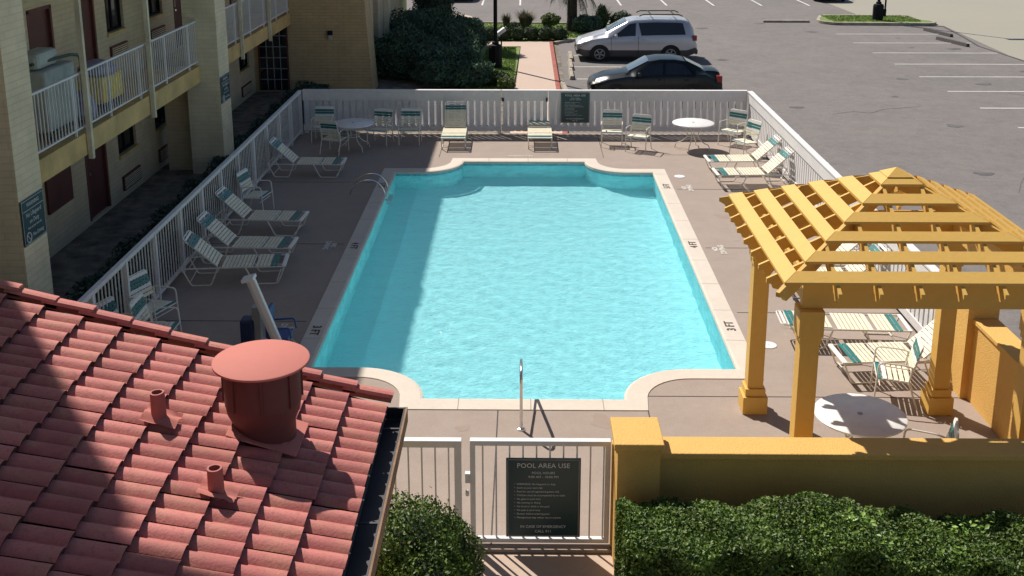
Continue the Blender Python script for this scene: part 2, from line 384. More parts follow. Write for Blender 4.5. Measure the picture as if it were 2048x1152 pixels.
# ------------------------------------------------------------------ foliage
def leaf_mesh(name, P, N, size, m, seed=0, core=None, aspect=.55, parent=None, spread=.7, droop=0.):
    rng = np.random.default_rng(seed); n = len(P)
    off = world_off(parent); P = P - np.array([off.x, off.y, off.z])
    nr = N + rng.normal(0, spread, (n, 3)); nr /= np.linalg.norm(nr, axis=1)[:, None] + 1e-9
    a = rng.normal(0, 1, (n, 3)); a -= nr * (a * nr).sum(1)[:, None]; a /= np.linalg.norm(a, axis=1)[:, None] + 1e-9
    b = np.cross(nr, a)
    s = size * rng.uniform(.6, 1.3, n)[:, None]
    c0 = P - a * s * .5; c2 = P + a * s * .5; mid = nr * s * .12
    c1 = P + b * s * aspect * .5 + mid; c3 = P - b * s * aspect * .5 + mid
    V = np.stack([c0, c1, c2, c3], 1).reshape(-1, 3)
    F = np.arange(n * 4).reshape(n, 4)
    Fs = np.concatenate([F[:, [0, 1, 2]], F[:, [0, 2, 3]]], 0)
    cv = []; cf = []
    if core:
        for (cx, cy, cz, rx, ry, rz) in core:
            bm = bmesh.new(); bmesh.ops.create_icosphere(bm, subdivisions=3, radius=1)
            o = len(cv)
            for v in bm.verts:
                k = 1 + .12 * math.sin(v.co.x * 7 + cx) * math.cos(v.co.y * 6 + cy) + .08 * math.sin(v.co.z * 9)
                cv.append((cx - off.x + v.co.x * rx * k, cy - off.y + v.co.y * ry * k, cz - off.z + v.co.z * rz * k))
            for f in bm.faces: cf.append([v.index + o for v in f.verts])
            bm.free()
    nv = len(V); V = np.concatenate([V, np.array(cv).reshape(-1, 3)], 0) if cv else V
    if cf: Fs = np.concatenate([Fs, np.array(cf) + nv], 0)
    me = bpy.data.meshes.new(name)
    me.vertices.add(len(V)); me.vertices.foreach_set('co', V.astype(np.float32).ravel())
    me.loops.add(len(Fs) * 3); me.loops.foreach_set('vertex_index', Fs.astype(np.int32).ravel())
    me.polygons.add(len(Fs)); me.polygons.foreach_set('loop_start', np.arange(0, len(Fs) * 3, 3, dtype=np.int32))
    mi = np.zeros(len(Fs), np.int32)
    if cf: mi[-len(cf):] = 1
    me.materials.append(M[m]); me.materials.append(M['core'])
    me.polygons.foreach_set('material_index', mi)
    me.update(calc_edges=True); me.validate()
    o = bpy.data.objects.new(name, me); COL.objects.link(o)
    if parent: o.parent = parent
    return o
def blob_points(blobs, n, seed=0, depth=.25, zmin=0.0, lump=.12):
    rng = np.random.default_rng(seed); vol = np.array([(b[3] * b[4] + b[4] * b[5] + b[3] * b[5]) for b in blobs]); vol = vol / vol.sum()
    Ps = []; Ns = []
    for b, w in zip(blobs, vol):
        k = int(n * w); d = rng.normal(0, 1, (k, 3)); d /= np.linalg.norm(d, axis=1)[:, None]
        ph = rng.uniform(0, 6, 3)
        lm = 1 + lump * (np.sin(d[:, 0] * 6 + ph[0]) * np.sin(d[:, 1] * 7 + ph[1]) + np.sin(d[:, 2] * 8 + ph[2]) * .7)
        r = (1 - depth * rng.random(k) ** 1.6 + rng.normal(0, .03, k)) * lm
        P = d * r[:, None] * np.array(b[3:6]) + np.array(b[:3])
        ok = P[:, 2] > zmin
        for c in blobs:
            if c is b: continue
            q = (P - np.array(c[:3])) / (np.array(c[3:6]) * .8); ok &= (q ** 2).sum(1) > 1
        nn = d / np.array(b[3:6]); nn /= np.linalg.norm(nn, axis=1)[:, None]
        Ps.append(P[ok]); Ns.append(nn[ok])
    return np.concatenate(Ps), np.concatenate(Ns)
def bush(name, blobs, n, leaf, m, label, cat, group=None, seed=0, lump=.12, depth=.25, stem=True, spread=.7, core=.82, aspect=.55):
    cx = sum(b[0] for b in blobs) / len(blobs); cy = sum(b[1] for b in blobs) / len(blobs)
    t = thing(name, (cx, cy, 0), label, cat, group)
    P, N = blob_points(blobs, n, seed, depth, .02, lump)
    leaf_mesh('foliage', P, N, leaf, m, seed, [(b[0], b[1], b[2], b[3] * core, b[4] * core, b[5] * core) for b in blobs], aspect, t, spread)
    if stem:
        s = MB()
        for k in range(4):
            a = k * 1.6; s.tube([(cx + .06 * math.cos(a), cy + .06 * math.sin(a), -.02), (cx + .25 * math.cos(a), cy + .25 * math.sin(a), .4)], .018, 5)
        s.build('stem', 'twig', t)
    return t

# ================================================================== SETTING
# pool outline (water edge), anticlockwise
def pool_outline():
    L = []; xe = 3.17; yb = 25.85; yf = 14.87; yB = 26.86; yF = 13.89; xb = 1.55; xf = 1.42; rb = 1.0; rf = 1.0; n = 10
    L += [(xe, yf), (xe, yb)]
    for k in range(n + 1):                       # back right ear, arc centred in the deck
        a = R(-90 - 90 * k / n); L.append((xb + rb + rb * math.cos(a) * 1.0, yB + (yB - yb) * math.sin(a)))
    for k in range(n + 1):
        a = R(0 - 90 * k / n); L.append((-xb - rb + rb * math.cos(a), yB + (yB - yb) * math.sin(a)))
    L += [(-xe, yb), (-xe, yf)]
    for k in range(n + 1):
        a = R(90 - 90 * k / n); L.append((-xf - rf + rf * math.cos(a), yF + (yf - yF) * math.sin(a)))
    for k in range(n + 1):
        a = R(180 - 90 * k / n); L.append((xf + rf + rf * math.cos(a), yF + (yf - yF) * math.sin(a)))
    return L
OUT = pool_outline()
def offset(poly, d):
    n = len(poly); out = []
    for i in range(n):
        p0 = Vector(poly[i - 1]); p1 = Vector(poly[i]); p2 = Vector(poly[(i + 1) % n])
        a = (p1 - p0); b = (p2 - p1)
        if a.length < 1e-5: a = b
        if b.length < 1e-5: b = a
        a = a.normalized(); b = b.normalized()
        n1 = Vector((a.y, -a.x)); n2 = Vector((b.y, -b.x)); m = (n1 + n2)
        m = m.normalized() if m.length > 1e-4 else n1
        k = d / max(.45, m.dot(n1)); out.append((p1.x + m.x * k, p1.y + m.y * k))
    return out
COP = offset(OUT, .31)
COPi = offset(OUT, -.02)

BIG = 300
HOLE = rect(-5, 5, 13.2, 28.4)
sheet('ground', rect(-BIG, BIG, -60, 500), -.10, 'soil', holes=[HOLE])
sheet('pool_deck', rect(-6.32, 6.42, 10.42, 30.0), 0, 'deck', thick=.06, holes=[offset(OUT, .308)])
# coping: one ring with a rounded inner nose
bm = bmesh.new()
ringz = [(offset(OUT, .306), -.06), (offset(OUT, .306), .012), (offset(OUT, .02), .018), (offset(OUT, -.018), .004), (offset(OUT, -.022), -.05), (offset(OUT, .0), -.055)]
rv = [[bm.verts.new((x, y, z)) for x, y in r] for r, z in ringz]
n = len(OUT)
for a, b in zip(rv[:-1], rv[1:]):
    for i in range(n): bm.faces.new((a[i], a[(i + 1) % n], b[(i + 1) % n], b[i]))
bmesh.ops.recalc_face_normals(bm, faces=bm.faces)
me = bpy.data.meshes.new('pool_coping'); bm.to_mesh(me); bm.free(); me.materials.append(M['coping'])
coping = bpy.data.objects.new('pool_coping', me); COL.objects.link(coping); coping['kind'] = 'structure'
# shell
PD = 1.25; WAVE = .0023
s = MB(); s.cur = 0
m_ = len(OUT)
def wall_ring(s, poly, z0, z1):
    n = len(poly); s.add([(x, y, z0) for x, y in poly] + [(x, y, z1) for x, y in poly], [(i, (i + 1) % n, n + (i + 1) % n, n + i) for i in range(n)])
wall_ring(s, OUT, -PD, -.16); s.cur = 1; wall_ring(s, OUT, -.16, -.05)
pw = s.build('pool_wall', ['poolwall', 'pooltile'], None); pw['kind'] = 'structure'
fl = sheet('pool_floor', offset(OUT, .05), -PD, 'poolfloor', thick=1.5)
st = MB(); st.box(-1.30, 1.38, 13.92, 14.26, -PD - .01, -.34)
q = st.build('pool_step', 'poolfloor', None, bevel=.01); q['kind'] = 'structure'
s = MB()
for k in range(9): s.box(-1.15 + k * .28, -1.09 + k * .28, 13.90, 13.93, -.095, -.058)
o = s.build('step_marker', 'blackmetal', None); o['kind'] = 'structure'
# water surface: a finely waved sheet that refracts the sun onto the floor (its rim runs in under the coping)
gx = np.linspace(-3.19, 3.19, 260); gy = np.linspace(13.87, 26.88, 520)
X_, Y_ = np.meshgrid(gx, gy, indexing='ij'); Zw = np.full_like(X_, -.085); rw_ = np.random.default_rng(3)
for k in range(34):
    lam = rw_.uniform(.16, .62); th = rw_.uniform(0, 2 * np.pi); am = WAVE * lam / (2 * np.pi)
    Zw += am * np.sin((X_ * np.cos(th) + Y_ * np.sin(th)) * 2 * np.pi / lam + rw_.uniform(0, 6.3))
vs = np.stack([X_, Y_, Zw], -1).reshape(-1, 3); ii = np.arange(260 * 520).reshape(260, 520)
fs = np.stack([ii[:-1, :-1], ii[1:, :-1], ii[1:, 1:], ii[:-1, 1:]], -1).reshape(-1, 4)
me = bpy.data.meshes.new('pool_water'); me.from_pydata(vs.tolist(), [], fs.tolist()); me.polygons.foreach_set('use_smooth', [True] * len(fs)); me.materials.append(M['water'])
o = bpy.data.objects.new('pool_water', me); COL.objects.link(o); o['kind'] = 'structure'
o.cycles.is_caustics_caster = True; sl.cycles.is_caustics_light = True
for r_ in (pw, fl): r_.cycles.is_caustics_receiver = True

rk = random.Random(4); s = MB()
for k in range(22):
    cx_, cy_, r_ = rk.choice([(rk.uniform(3.7, 6), rk.uniform(15, 29), 1), (rk.uniform(-2, 6), rk.uniform(27.6, 29.2), 1), (rk.uniform(-5.8, -3.8), rk.uniform(16, 28), 1), (rk.uniform(-1.2, 5), rk.uniform(10.8, 13.3), 1)])
    r_ = rk.uniform(.05, .20); s.prism([(cx_ + r_ * (1 + .35 * math.sin(3 * a + k)) * math.cos(a), cy_ + r_ * (1 + .3 * math.cos(2 * a + k)) * math.sin(a)) for a in [j * math.pi / 8 for j in range(16)]], .0005, .0015)
o = s.build('deck_stain', 'stain', None); o['kind'] = 'structure'
# deck joints (thin dark grooves) as their own sheets
s = MB()
for a in [(3.56, 6.3, 17.05), (3.56, 6.3, 20.3), (-6.2, -3.56, 20.45), (-6.2, -3.56, 24.9), (3.56, 6.3, 24.4), (-6.2, -3.56, 16.6), (1.7, 6.3, 14.02), (3.56, 6.2, 27.6)]:
    s.box(a[0], a[1], a[2] - .008, a[2] + .008, .001, .004)
for a in [(-.35, 10.5, 13.7), (1.7, 10.5, 13.7), (2.05, 27.3, 29.9), (-2.2, 27.3, 29.9)]:
    s.box(a[0] - .008, a[0] + .008, a[1], a[2], .001, .004)
o = s.build('deck_joint', 'black_ink', None); o['kind'] = 'structure'

s = MB()
for k in range(9):
    y = 15.9 + k * 1.22
    for sx in (-1, 1): s.add([(sx * 3.165, y - .005, .0195), (sx * 3.47, y - .005, .0135), (sx * 3.47, y + .005, .0135), (sx * 3.165, y + .005, .0195)], [(0, 1, 2, 3)])
for x in (-.9, .1, 1.1):
    s.add([(x - .005, 13.89, .0195), (x + .005, 13.89, .0195), (x + .005, 13.585, .0135), (x - .005, 13.585, .0135)], [(0, 1, 2, 3)])
    s.add([(x - .005, 26.86, .0195), (x + .005, 26.86, .0195), (x + .005, 27.165, .0135), (x - .005, 27.165, .0135)], [(0, 1, 2, 3)])
s.build('coping_joint', 'joint_grey', coping)
# parking lot etc. (layers 4 mm apart or more)
sheet('parking_lot', [(6.45, -30), (140, -30), (140, 160), (-60, 160), (-60, 56.2), (-3.0, 56.2), (-2.6, 54.6), (1.4, 52.2), (4.5, 50.6), (1.5, 47.4), (1.36, 30.3), (6.45, 30.3)], -.080, 'asphalt')
sheet('far_pavement', [(19.6, -30), (140, -30), (140, 160), (15, 160), (17.5, 56), (20.4, 53.2), (19.7, 44)], -.072, 'far_pave')
sheet('lawn', [(-2.0, 35.3), (-.42, 35.3), (-.18, 46.0), (-2.4, 46.0)], -.03, 'grass', thick=.05)
sheet('far_lawn', [(-9, 47.5), (1.5, 47.5), (4.6, 50.8), (4.2, 53.2), (1.4, 53.4), (-3.2, 53.6), (-4.2, 56.1), (-9, 56.4)], -.03, 'grass', thick=.05)
sheet('walkway', [(-.40, 30.02), (1.08, 30.02), (1.08, 47.35), (-9, 47.35), (-9, 46.05), (-.16, 46.05)], .0, 'walk', thick=.1)
s = MB(); s.box(1.085, 1.24, 30.02, 47.4, -.08, .012)
o = s.build('painted_kerb', 'curb_red', None, bevel=.02); o['kind'] = 'structure'
sheet('path', rect(-1.5, 6.6, -6, 10.41), -.045, 'path', thick=.05)
sheet('near_bed', rect(1.2, 6.6, 7.2, 10.0), -.030, 'soil')
sheet('side_bed', rect(-9.3, -6.4, 9, 36.3), -.06, 'soil')
# far kerb round the far lawn
s = MB()
kp = fillet([(1.3, 47.2, 0), (4.7, 50.8, 0), (4.3, 53.3, 0), (1.4, 53.55, 0), (-3.2, 53.75, 0), (-4.3, 56.3, 0), (-9, 56.6, 0)], .8, 4)
for a, b in zip(kp[:-1], kp[1:]): s.beam(a + Vector((0, 0, -.03)), b + Vector((0, 0, -.03)), .14, .12)
o = s.build('kerb', 'curb', None); o['kind'] = 'structure'
pts = [(-3.55 + .95 * math.cos(a), 55.1 + 1.75 * math.sin(a)) for a in [k * 2 * math.pi / 24 for k in range(24)]]
sheet('kerb_ramp', pts, .012, 'walk', thick=.09)
# painted stall lines
s = MB()
z0, z1 = -.076, -.072
for k in range(9):
    y = 50.4 - 2.745 * k; s.box(14.4, 19.55 + (k > 2) * .05, y - .05, y + .05, z0, z1)
for y in (38.84, 41.4, 44.0): s.box(1.9, 6.9, y - .05, y + .05, z0, z1)
for x in (-2.4, -.25, 2.78, 5.43, 8.0, 10.64, 13.32, 16.0): s.box(x - .05, x + .05, 61.6, 67, z0, z1)
o = s.build('stall_line', 'paint', None); o['kind'] = 'structure'
rk = random.Random(12); s = MB()
for (x0, y0, dx, dy, n_) in ((9.5, 33, .8, .25, 5), (16.3, 36.4, .8, -.6, 5), (11.5, 24.5, .8, .9, 7)):
    p = Vector((x0, y0, -.0765))
    for k in range(n_):
        q = p + Vector((dx + rk.uniform(-.5, .5), dy + rk.uniform(-.5, .5), 0)); s.beam(p, q, rk.uniform(.010, .022), .003); p = q
o = s.build('asphalt_crack', 'joint_grey', None); o['kind'] = 'structure'; o.data.materials[0] = M['tar']
s = MB()
for k in range(26):
    cx_, cy_ = rk.choice([(rk.uniform(14.8, 19), 50.4 - 2.745 * rk.randint(0, 6) - 1.37 + rk.uniform(-.4, .4)), (rk.uniform(3, 6), rk.choice([40.2, 42.7])), (rk.uniform(7, 14), rk.uniform(22, 55))])
    r_ = rk.uniform(.10, .32); s.prism([(cx_ + r_ * (1 + .3 * math.sin(3 * a + k)) * math.cos(a), cy_ + r_ * .8 * (1 + .25 * math.cos(2 * a + k)) * math.sin(a)) for a in [j * math.pi / 8 for j in range(16)]], -.0765, -.0755)
o = s.build('oil_stain', 'oil', None); o['kind'] = 'structure'
# repaired crack / dark seam along the far pavement
s = MB()
cr = [(19.62, 36), (19.6, 40.2), (19.75, 43.1), (19.5, 46.8), (19.9, 49.5), (20.3, 53.0), (18.8, 53.2)]
for a, b in zip(cr[:-1], cr[1:]): s.beam((a[0], a[1], -.070), (b[0], b[1], -.070), .10, .006)
o = s.build('pavement_seam', 'black_ink', None); o['kind'] = 'structure'

# depth and NO DIVING markings painted on coping and deck
def mark(name, body, x, y, right, up, size, m, z=.021, par=None, **k):
    o = put_text(name, body, size, m, frame_mtx((x, y, z), right, up), None, **k)
    if par: o.parent = par
    else: o['kind'] = 'structure'
    return o
for body, y in (('3 FT', 16.2), ('4 FT', 20.3), ('5 FT', 24.6)):
    mark('depth_marking', body, -3.335, y, (0, -1, 0), (1, 0, 0), .20, 'black_ink', par=coping, bold=.004)
for body, y in (('3 FT', 16.45), ('4 FT', 20.45), ('5 FT', 24.6)):
    mark('depth_marking', body, 3.335, y, (0, 1, 0), (-1, 0, 0), .20, 'black_ink', par=coping, bold=.004)
for y in (16.25, 20.35): mark('warning_marking', 'NO\nDIVING', -3.82, y, (0, -1, 0), (1, 0, 0), .145, 'white_ink', z=.006, bold=.008, line=.9)
for y in (20.2, 24.5): mark('warning_marking', 'NO\nDIVING', 3.80, y, (0, 1, 0), (-1, 0, 0), .15, 'white_ink', z=.006, bold=.008, line=.9)
mark('warning_marking', 'NO DIVING', -.1, 27.42, (-1, 0, 0), (0, -1, 0), .12, 'white_ink', z=.006, bold=.006)
for x, y, lb in ((3.76, 25.5, 'round white skimmer lid in the deck near the far right pool corner'), (3.80, 15.75, 'round white skimmer lid in the deck beside the pergola post')):
    s = MB(); s.lathe([(.13, 0), (.13, .008), (.11, .012), (.0001, .012)], (x, y, .001), 20); s.lathe([(.02, .012), (.02, .018)], (x, y, .001), 8)
    tag(s.build('skimmer_lid', 'white', None), lb, 'lid', 'skimmer lids')

# ================================================================== WHITE FENCES
def picket_fence_solid(name, p0, p1, label, cat='fence', inner=1, post_every=2.45, group='white fences round the pool', gate=False, ends=True):
    """shadow-box fence: wide top board, cap, pickets on both faces of the rails. inner = side facing the pool"""
    p0 = Vector(p0); p1 = Vector(p1); d = (p1 - p0); L = d.length; d.normalize(); nrm = Vector((-d.y, d.x)) * inner
    t = thing(name, (p0.x, p0.y, 0), label, cat, group)
    def B(s, a, b, o0, o1, z0, z1):
        c = [p0 + d * a + nrm * o0, p0 + d * b + nrm * o0, p0 + d * b + nrm * o1, p0 + d * a + nrm * o1]
        s.add([(q.x, q.y, z0) for q in c] + [(q.x, q.y, z1) for q in c], [(3, 2, 1, 0), (4, 5, 6, 7), (0, 1, 5, 4), (1, 2, 6, 5), (2, 3, 7, 6), (3, 0, 4, 7)])
    s = MB(); B(s, 0, L, -.07, .07, 1.225, 1.262); s.build('cap_rail', 'fence', t, bevel=.004)
    s = MB(); B(s, 0, L, .025, .05, .955, 1.223); s.build('top_board', 'fence', t)
    s = MB(); B(s, 0, L, .027, .05, .10, .24); s.build('bottom_board', 'fence', t)
    s = MB(); B(s, 0, L, -.018, .0, 1.08, 1.17); B(s, 0, L, -.018, .0, .18, .27); s.build('rail', 'fence', t)
    s = MB(); k = 0; x = .04
    while x + .09 < L:
        j = random.uniform(-.004, .004)
        B(s, x + j, x + .128 + j, .002, .022, .08, 1.20)
        if x + .20 < L: B(s, x + .122 + j, x + .182 + j, -.062, -.041, .08, 1.20)
        x += .185
    s.build('pickets', 'fence', t)
    s = MB(); n = max(1, int(round(L / post_every)))
    ps = [i * L / n for i in range(n + 1)]
    for i, q in enumerate(ps):
        if (i == 0 or i == n) and gate: continue
        s = MB(); a = min(max(q - .05, 0), L - .1); B(s, a, a + .1, -.12, -.045, -.02, 1.222); s.build('post', 'fence', t)
    return t
picket_fence_solid('board_fence', (-6.2, 29.93), (-.655, 29.93), 'long shaded white board fence at the back of the pool, left of the gate', inner=-1)
picket_fence_solid('board_fence', (.672, 29.93), (6.2, 29.93), 'sun-streaked white board fence at the back of the pool, right of the gate', inner=-1)
g = picket_fence_solid('pool_gate', (-.64, 29.93), (.66, 29.93), 'white boarded gate between the two back fence runs', cat='gate', inner=-1, gate=True, group=None)
s = MB(); s.box(-.62, -.57, 29.83, 29.86, .95, 1.05); s.build('hinge', 'blackmetal', g)
s = MB(); s.box(.60, .65, 29.81, 29.87, .95, 1.05); s.build('latch', 'blackmetal', g)
picket_fence_solid('board_fence', (6.26, 29.85), (6.26, 14.6), 'sunlit white fence sloping down the right side of the pool to the yellow wall', inner=-1)

def slim_fence(name, p0, p1, label, pitch=.135, post=1.34, top=1.26, group='white fences round the pool', gate=False, off=0.0, cat='fence', pm='fence'):
    p0 = Vector(p0); p1 = Vector(p1); d = (p1 - p0); L = d.length; d.normalize()
    t = thing(name, (p0.x, p0.y, 0), label, cat, group)
    def pt(a, z, o=0): q = p0 + d * a; return (q.x - d.y * o, q.y + d.x * o, z)
    s = MB(); s.beam(pt(0, top - .02), pt(L, top - .02), .085, .04); s.beam(pt(0, top - .065), pt(L, top - .065), .045, .05); s.build('top_rail', 'fence', t, bevel=.004)
    s = MB(); s.beam(pt(0, .11), pt(L, .11), .045, .05); s.build('bottom_rail', 'fence', t)
    s = MB(); x = pitch / 2 + off
    while x < L:
        s.beam(pt(x, .085), pt(x, top - .06), .017, .017, (d.x, d.y, 0)); x += pitch
    s.build('pickets', 'fence', t)
    n = int(round(L / post))
    for i in range(n + 1):
        a = min(max(i * L / n, .04), L - .04); s = MB(); s.beam(pt(a, -.02), pt(a, top - .04), .075, .075, (d.x, d.y, 0)); s.build('post', 'fence', t)
    return t
slim_fence('picket_fence', (-6.26, 10.6), (-6.26, 29.85), 'long shaded white picket fence along the left side of the pool by the building')
slim_fence('picket_fence', (-6.2, 10.52), (-.66, 10.52), 'white picket fence next to the near gate, running behind the tiled roof', pitch=.144, post=2.4)

# near gate
g = thing('pool_gate', (.17, 10.52, 0), 'white barred pool entrance gate carrying a dark green rules sign', 'gate')
s = MB(); s.box(-.57, .93, 10.48, 10.56, 1.205, 1.262); s.build('top_rail', 'fence', g, bevel=.005)
s = MB(); s.box(-.57, .93, 10.49, 10.55, .035, .085); s.build('bottom_rail', 'fence', g, bevel=.004)
for x in (-.57, .875):
    s = MB(); s.box(x, x + .055, 10.487, 10.553, .086, 1.203); s.build('stile', 'fence', g)
s = MB()
for k in range(10): s.box(-.435 + k * .144 - .009, -.435 + k * .144 + .009, 10.51, 10.53, .08, 1.21)
s.build('bars', 'fence', g)
s = MB(); s.box(-.625, -.572, 10.50, 10.56, .75, .86); s.lathe([(.018, 0), (.022, .03), (.018, .06)], (-.60, 10.47, .62), 8); s.build('latch', 'fence', g)
# gate post, part of pillar side
s = MB(); s.box(.945, .985, 10.47, 10.56, -.04, 1.24); tag(s.build('gate_post', 'yellow', None), 'slim yellow gate post between the near gate and the yellow pillar', 'post')

# ------------------------------------------------------------------ signs
def sign(name, origin, right, up, w, h, label, lines, thick=.012, border=True, group='dark green pool rule signs'):
    t = thing(name, origin, label, 'sign', group)
    r = Vector(right).normalized(); u = Vector(up).normalized(); nn = r.cross(u)
    O = Vector(origin)
    s = MB(); c = [O + r * (a * w / 2) + u * (b * h / 2) for a, b in ((-1, -1), (1, -1), (1, 1), (-1, 1))]
    s.add([q - nn * thick for q in c] + c, [(3, 2, 1, 0), (4, 5, 6, 7), (0, 1, 5, 4), (1, 2, 6, 5), (2, 3, 7, 6), (3, 0, 4, 7)])
    s.build('panel', 'signgreen', t, bevel=.004)
    if border:
        s = MB(); e = .012
        for a, b, c_, d_ in ((-1, -1, 1, -1), (1, -1, 1, 1), (1, 1, -1, 1), (-1, 1, -1, -1)):
            P = O + r * (a * (w / 2 - .02)) + u * (b * (h / 2 - .02)) + nn * .002; Q = O + r * (c_ * (w / 2 - .02)) + u * (d_ * (h / 2 - .02)) + nn * .002
            s.beam(P, Q, .006, .002, nn)
        s.build('border', 'signwhite' if border == 'white' else 'grey', t)
    for (body, x, y, size, align) in lines:
        o = O + r * (x * w) + u * (y * h) + nn * .003
        put_text('lettering', body, size, 'signwhite', frame_mtx(o, r, u), t, align=align, extrude=.0008)
    return t
RULES = ['WARNING: No lifeguard on duty', 'Swim at your own risk', 'Pool for use of registered guests only', 'Children must be accompanied by an adult', 'No glass in pool area', 'No running or diving', 'No food or drink in the pool', 'No pets in pool area', 'Shower before entering pool', 'Management may refuse use to anyone']
def rule_lines(W, H, k=1.0):
    L = [('POOL AREA USE', 0, .405, .078 * k, 'CENTER'), ('POOL HOURS', 0, .315, .040 * k, 'CENTER'), ('9:00 AM - 10:00 PM', 0, .265, .040 * k, 'CENTER')]
    for i, r_ in enumerate(RULES): L.append(('\u2022  ' + r_, -.39, .175 - i * .047, .030 * k, 'LEFT'))
    L += [('IN CASE OF EMERGENCY', 0, -.365, .044 * k, 'CENTER'), ('CALL 911', 0, -.425, .044 * k, 'CENTER')]
    return L
sign('rules_sign', (.215, 10.472, .595), (1, 0, 0), (0, 0, 1), .80, .95, 'large dark green pool rules sign hung on the near gate', rule_lines(.80, .95), border=True)
sign('rules_sign', (1.42, 29.855, .77), (1, 0, 0), (0, 0, 1), .80, .86, 'dark green pool rules sign on the back fence right of the gate', rule_lines(.8, .86))
PL = [('WARNING', 0, .36, .085, 'CENTER'), ('No Lifeguard', 0, .14, .095, 'CENTER'), ('on Duty', 0, -.02, .095, 'CENTER'), ('Swim at your own risk', 0, -.15, .05, 'CENTER'), ('No Diving', .12, -.34, .085, 'CENTER')]
def pier_sign(y0, y1, z0, z1, label):
    yc = (y0 + y1) / 2; zc = (z0 + z1) / 2; w = y1 - y0; h = z1 - z0
    t = sign('warning_sign', (-7.325, yc, zc), (0, 1, 0), (0, 0, 1), w, h, label, PL, border='white', group='dark green warning signs')
    s = MB(); c = Vector((-7.320, y0 + w * .2, zc - h * .34))
    s.tube([c + Vector((0, .075 * math.cos(a), .075 * math.sin(a))) for a in [k * math.pi / 8 for k in range(16)]], .008, 5, True)
    s.beam(c + Vector((0, -.05, .05)), c + Vector((0, .05, -.05)), .012, .004, (1, 0, 0))
    s.build('no_diving_symbol', 'signwhite', t)
    s = MB(); s.beam((-7.321, y0 + .05, zc + h * .25), (-7.321, y1 - .05, zc + h * .25), .008, .003, (1, 0, 0)); s.build('rule_line', 'signwhite', t)
pier_sign(15.12, 15.88, 1.77, 2.46, 'dark green warning sign on the nearer tan pier, above the tiled roof')
pier_sign(25.86, 26.66, 1.69, 2.34, 'dark green warning sign on the farther tan pier')

# ================================================================== YELLOW WALL, PILLAR, PERGOLA
t = thing('garden_wall', (1.2, 10.3, 0), 'low yellow stucco wall with pillar and cap, turning the corner beside the pergola', 'wall')
s = MB(); s.box(1.42, 6.46, 10.23, 10.47, -.1, 1.232); s.box(6.18, 6.46, 10.475, 14.0, -.1, 1.13); s.build('wall', 'yellowwall', t)
s = MB(); s.box(1.40, 6.50, 10.17, 10.53, 1.235, 1.305); s.build('wall_cap', 'yellowwall', t, bevel=.012)
s = MB(); s.box(6.15, 6.49, 10.54, 13.99, 1.133, 1.20); s.build('wall_cap', 'yellowwall', t, bevel=.012)
s = MB(); s.box(.96, 1.395, 10.02, 10.50, -.1, 1.44); s.build('pillar', 'yellowwall', t)
s = MB(); s.box(.92, 1.425, 9.96, 10.55, 1.443, 1.52); s.box(.94, 1.41, 9.99, 10.53, 1.40, 1.442); s.build('pillar_cap', 'yellowwall', t, bevel=.012)
s = MB(); s.box(6.08, 6.50, 14.0, 14.45, -.1, 1.50); s.build('pillar', 'yellowwall', t)
s = MB(); s.box(6.04, 6.54, 13.96, 14.49, 1.503, 1.58); s.build('pillar_cap', 'yellowwall', t, bevel=.012)

PX, PY = 4.38, 12.45; AP = 3.75; SL = .487
pg = thing('pergola', (PX, PY, 0), 'yellow painted wooden pergola with slatted hipped roof over the round table', 'pergola')
for px, py, base in ((3.13, 13.66, 1), (5.63, 13.66, 1), (3.13, 11.2, 1), (5.63, 11.2, 1)):
    s = MB(); s.box(px - .105, px + .105, py - .105, py + .105, .36, 2.30)
    po = s.build('post', 'yellow', pg, bevel=.006)
    s = MB(); s.box(px - .165, px + .165, py - .165, py + .165, 0.001, .25); s.box(px - .135, px + .135, py - .135, py + .135, .252, .36); s.build('post_base', 'yellow', po, bevel=.006)
    s = MB(); s.box(px - .135, px + .135, py - .135, py + .135, 2.20, 2.502); s.box(px - .12, px + .12, py - .12, py + .12, 2.12, 2.198); s.build('post_capital', 'yellow', po, bevel=.006)
zB0, zB1 = 2.505, 2.84
for y in (11.2, 13.66):
    s = MB(); s.box(3.03, 5.73, y - .045, y + .045, zB0, zB1); s.build('beam', 'yellow', pg, bevel=.004)
for x in (3.13, 5.63):
    s = MB(); s.box(x - .045, x + .045, 11.25, 13.61, zB0, zB1); s.build('beam', 'yellow', pg, bevel=.004)
EX = 1.75
def hz(o): return AP - .045 - SL * o          # underside line of the slats
def hip_half(side_in, o): return o
# rafters: vertical boards running up the slopes, with scalloped tails
def rafter(kx, ky, c, axis, tail):
    """axis: 'x' slope faces +-x; c = position along the other axis; runs from offset |c| (hip) to EX"""
    o0 = abs(c) + .03; o1 = tail; th = .038; dep = .15
    pro = [(o0, hz(o0)), (o1, hz(o1)), (o1 + .0, hz(o1) - .05), (o1 - .05, hz(o1) - .062), (o1 - .07, hz(o1) - .11), (o1 - .13, hz(o1) - .125), (o1 - .17, hz(o1 - .17) - dep), (o0, hz(o0) - dep)]
    s = MB()
    vs = []
    for e in (-th / 2, th / 2):
        for o, z in pro:
            if axis == 'x': vs.append((PX + kx * o, PY + c + e, z))
            else: vs.append((PX + c + e, PY + ky * o, z))
    n = len(pro)
    s.add(vs, [tuple(range(n)), tuple(range(2 * n - 1, n - 1, -1))] + [(i, (i + 1) % n, n + (i + 1) % n, n + i) for i in range(n)])
    s.build('rafter', 'yellow', pg)
for k in (-1, 1):
    for c in (-1.28, -.86, -.43, 0, .43, .86, 1.28): rafter(k, 0, c, 'x', EX)
    for c in (-1.08, -.65, -.22, .22, .65, 1.08): rafter(0, k, c, 'y', EX)
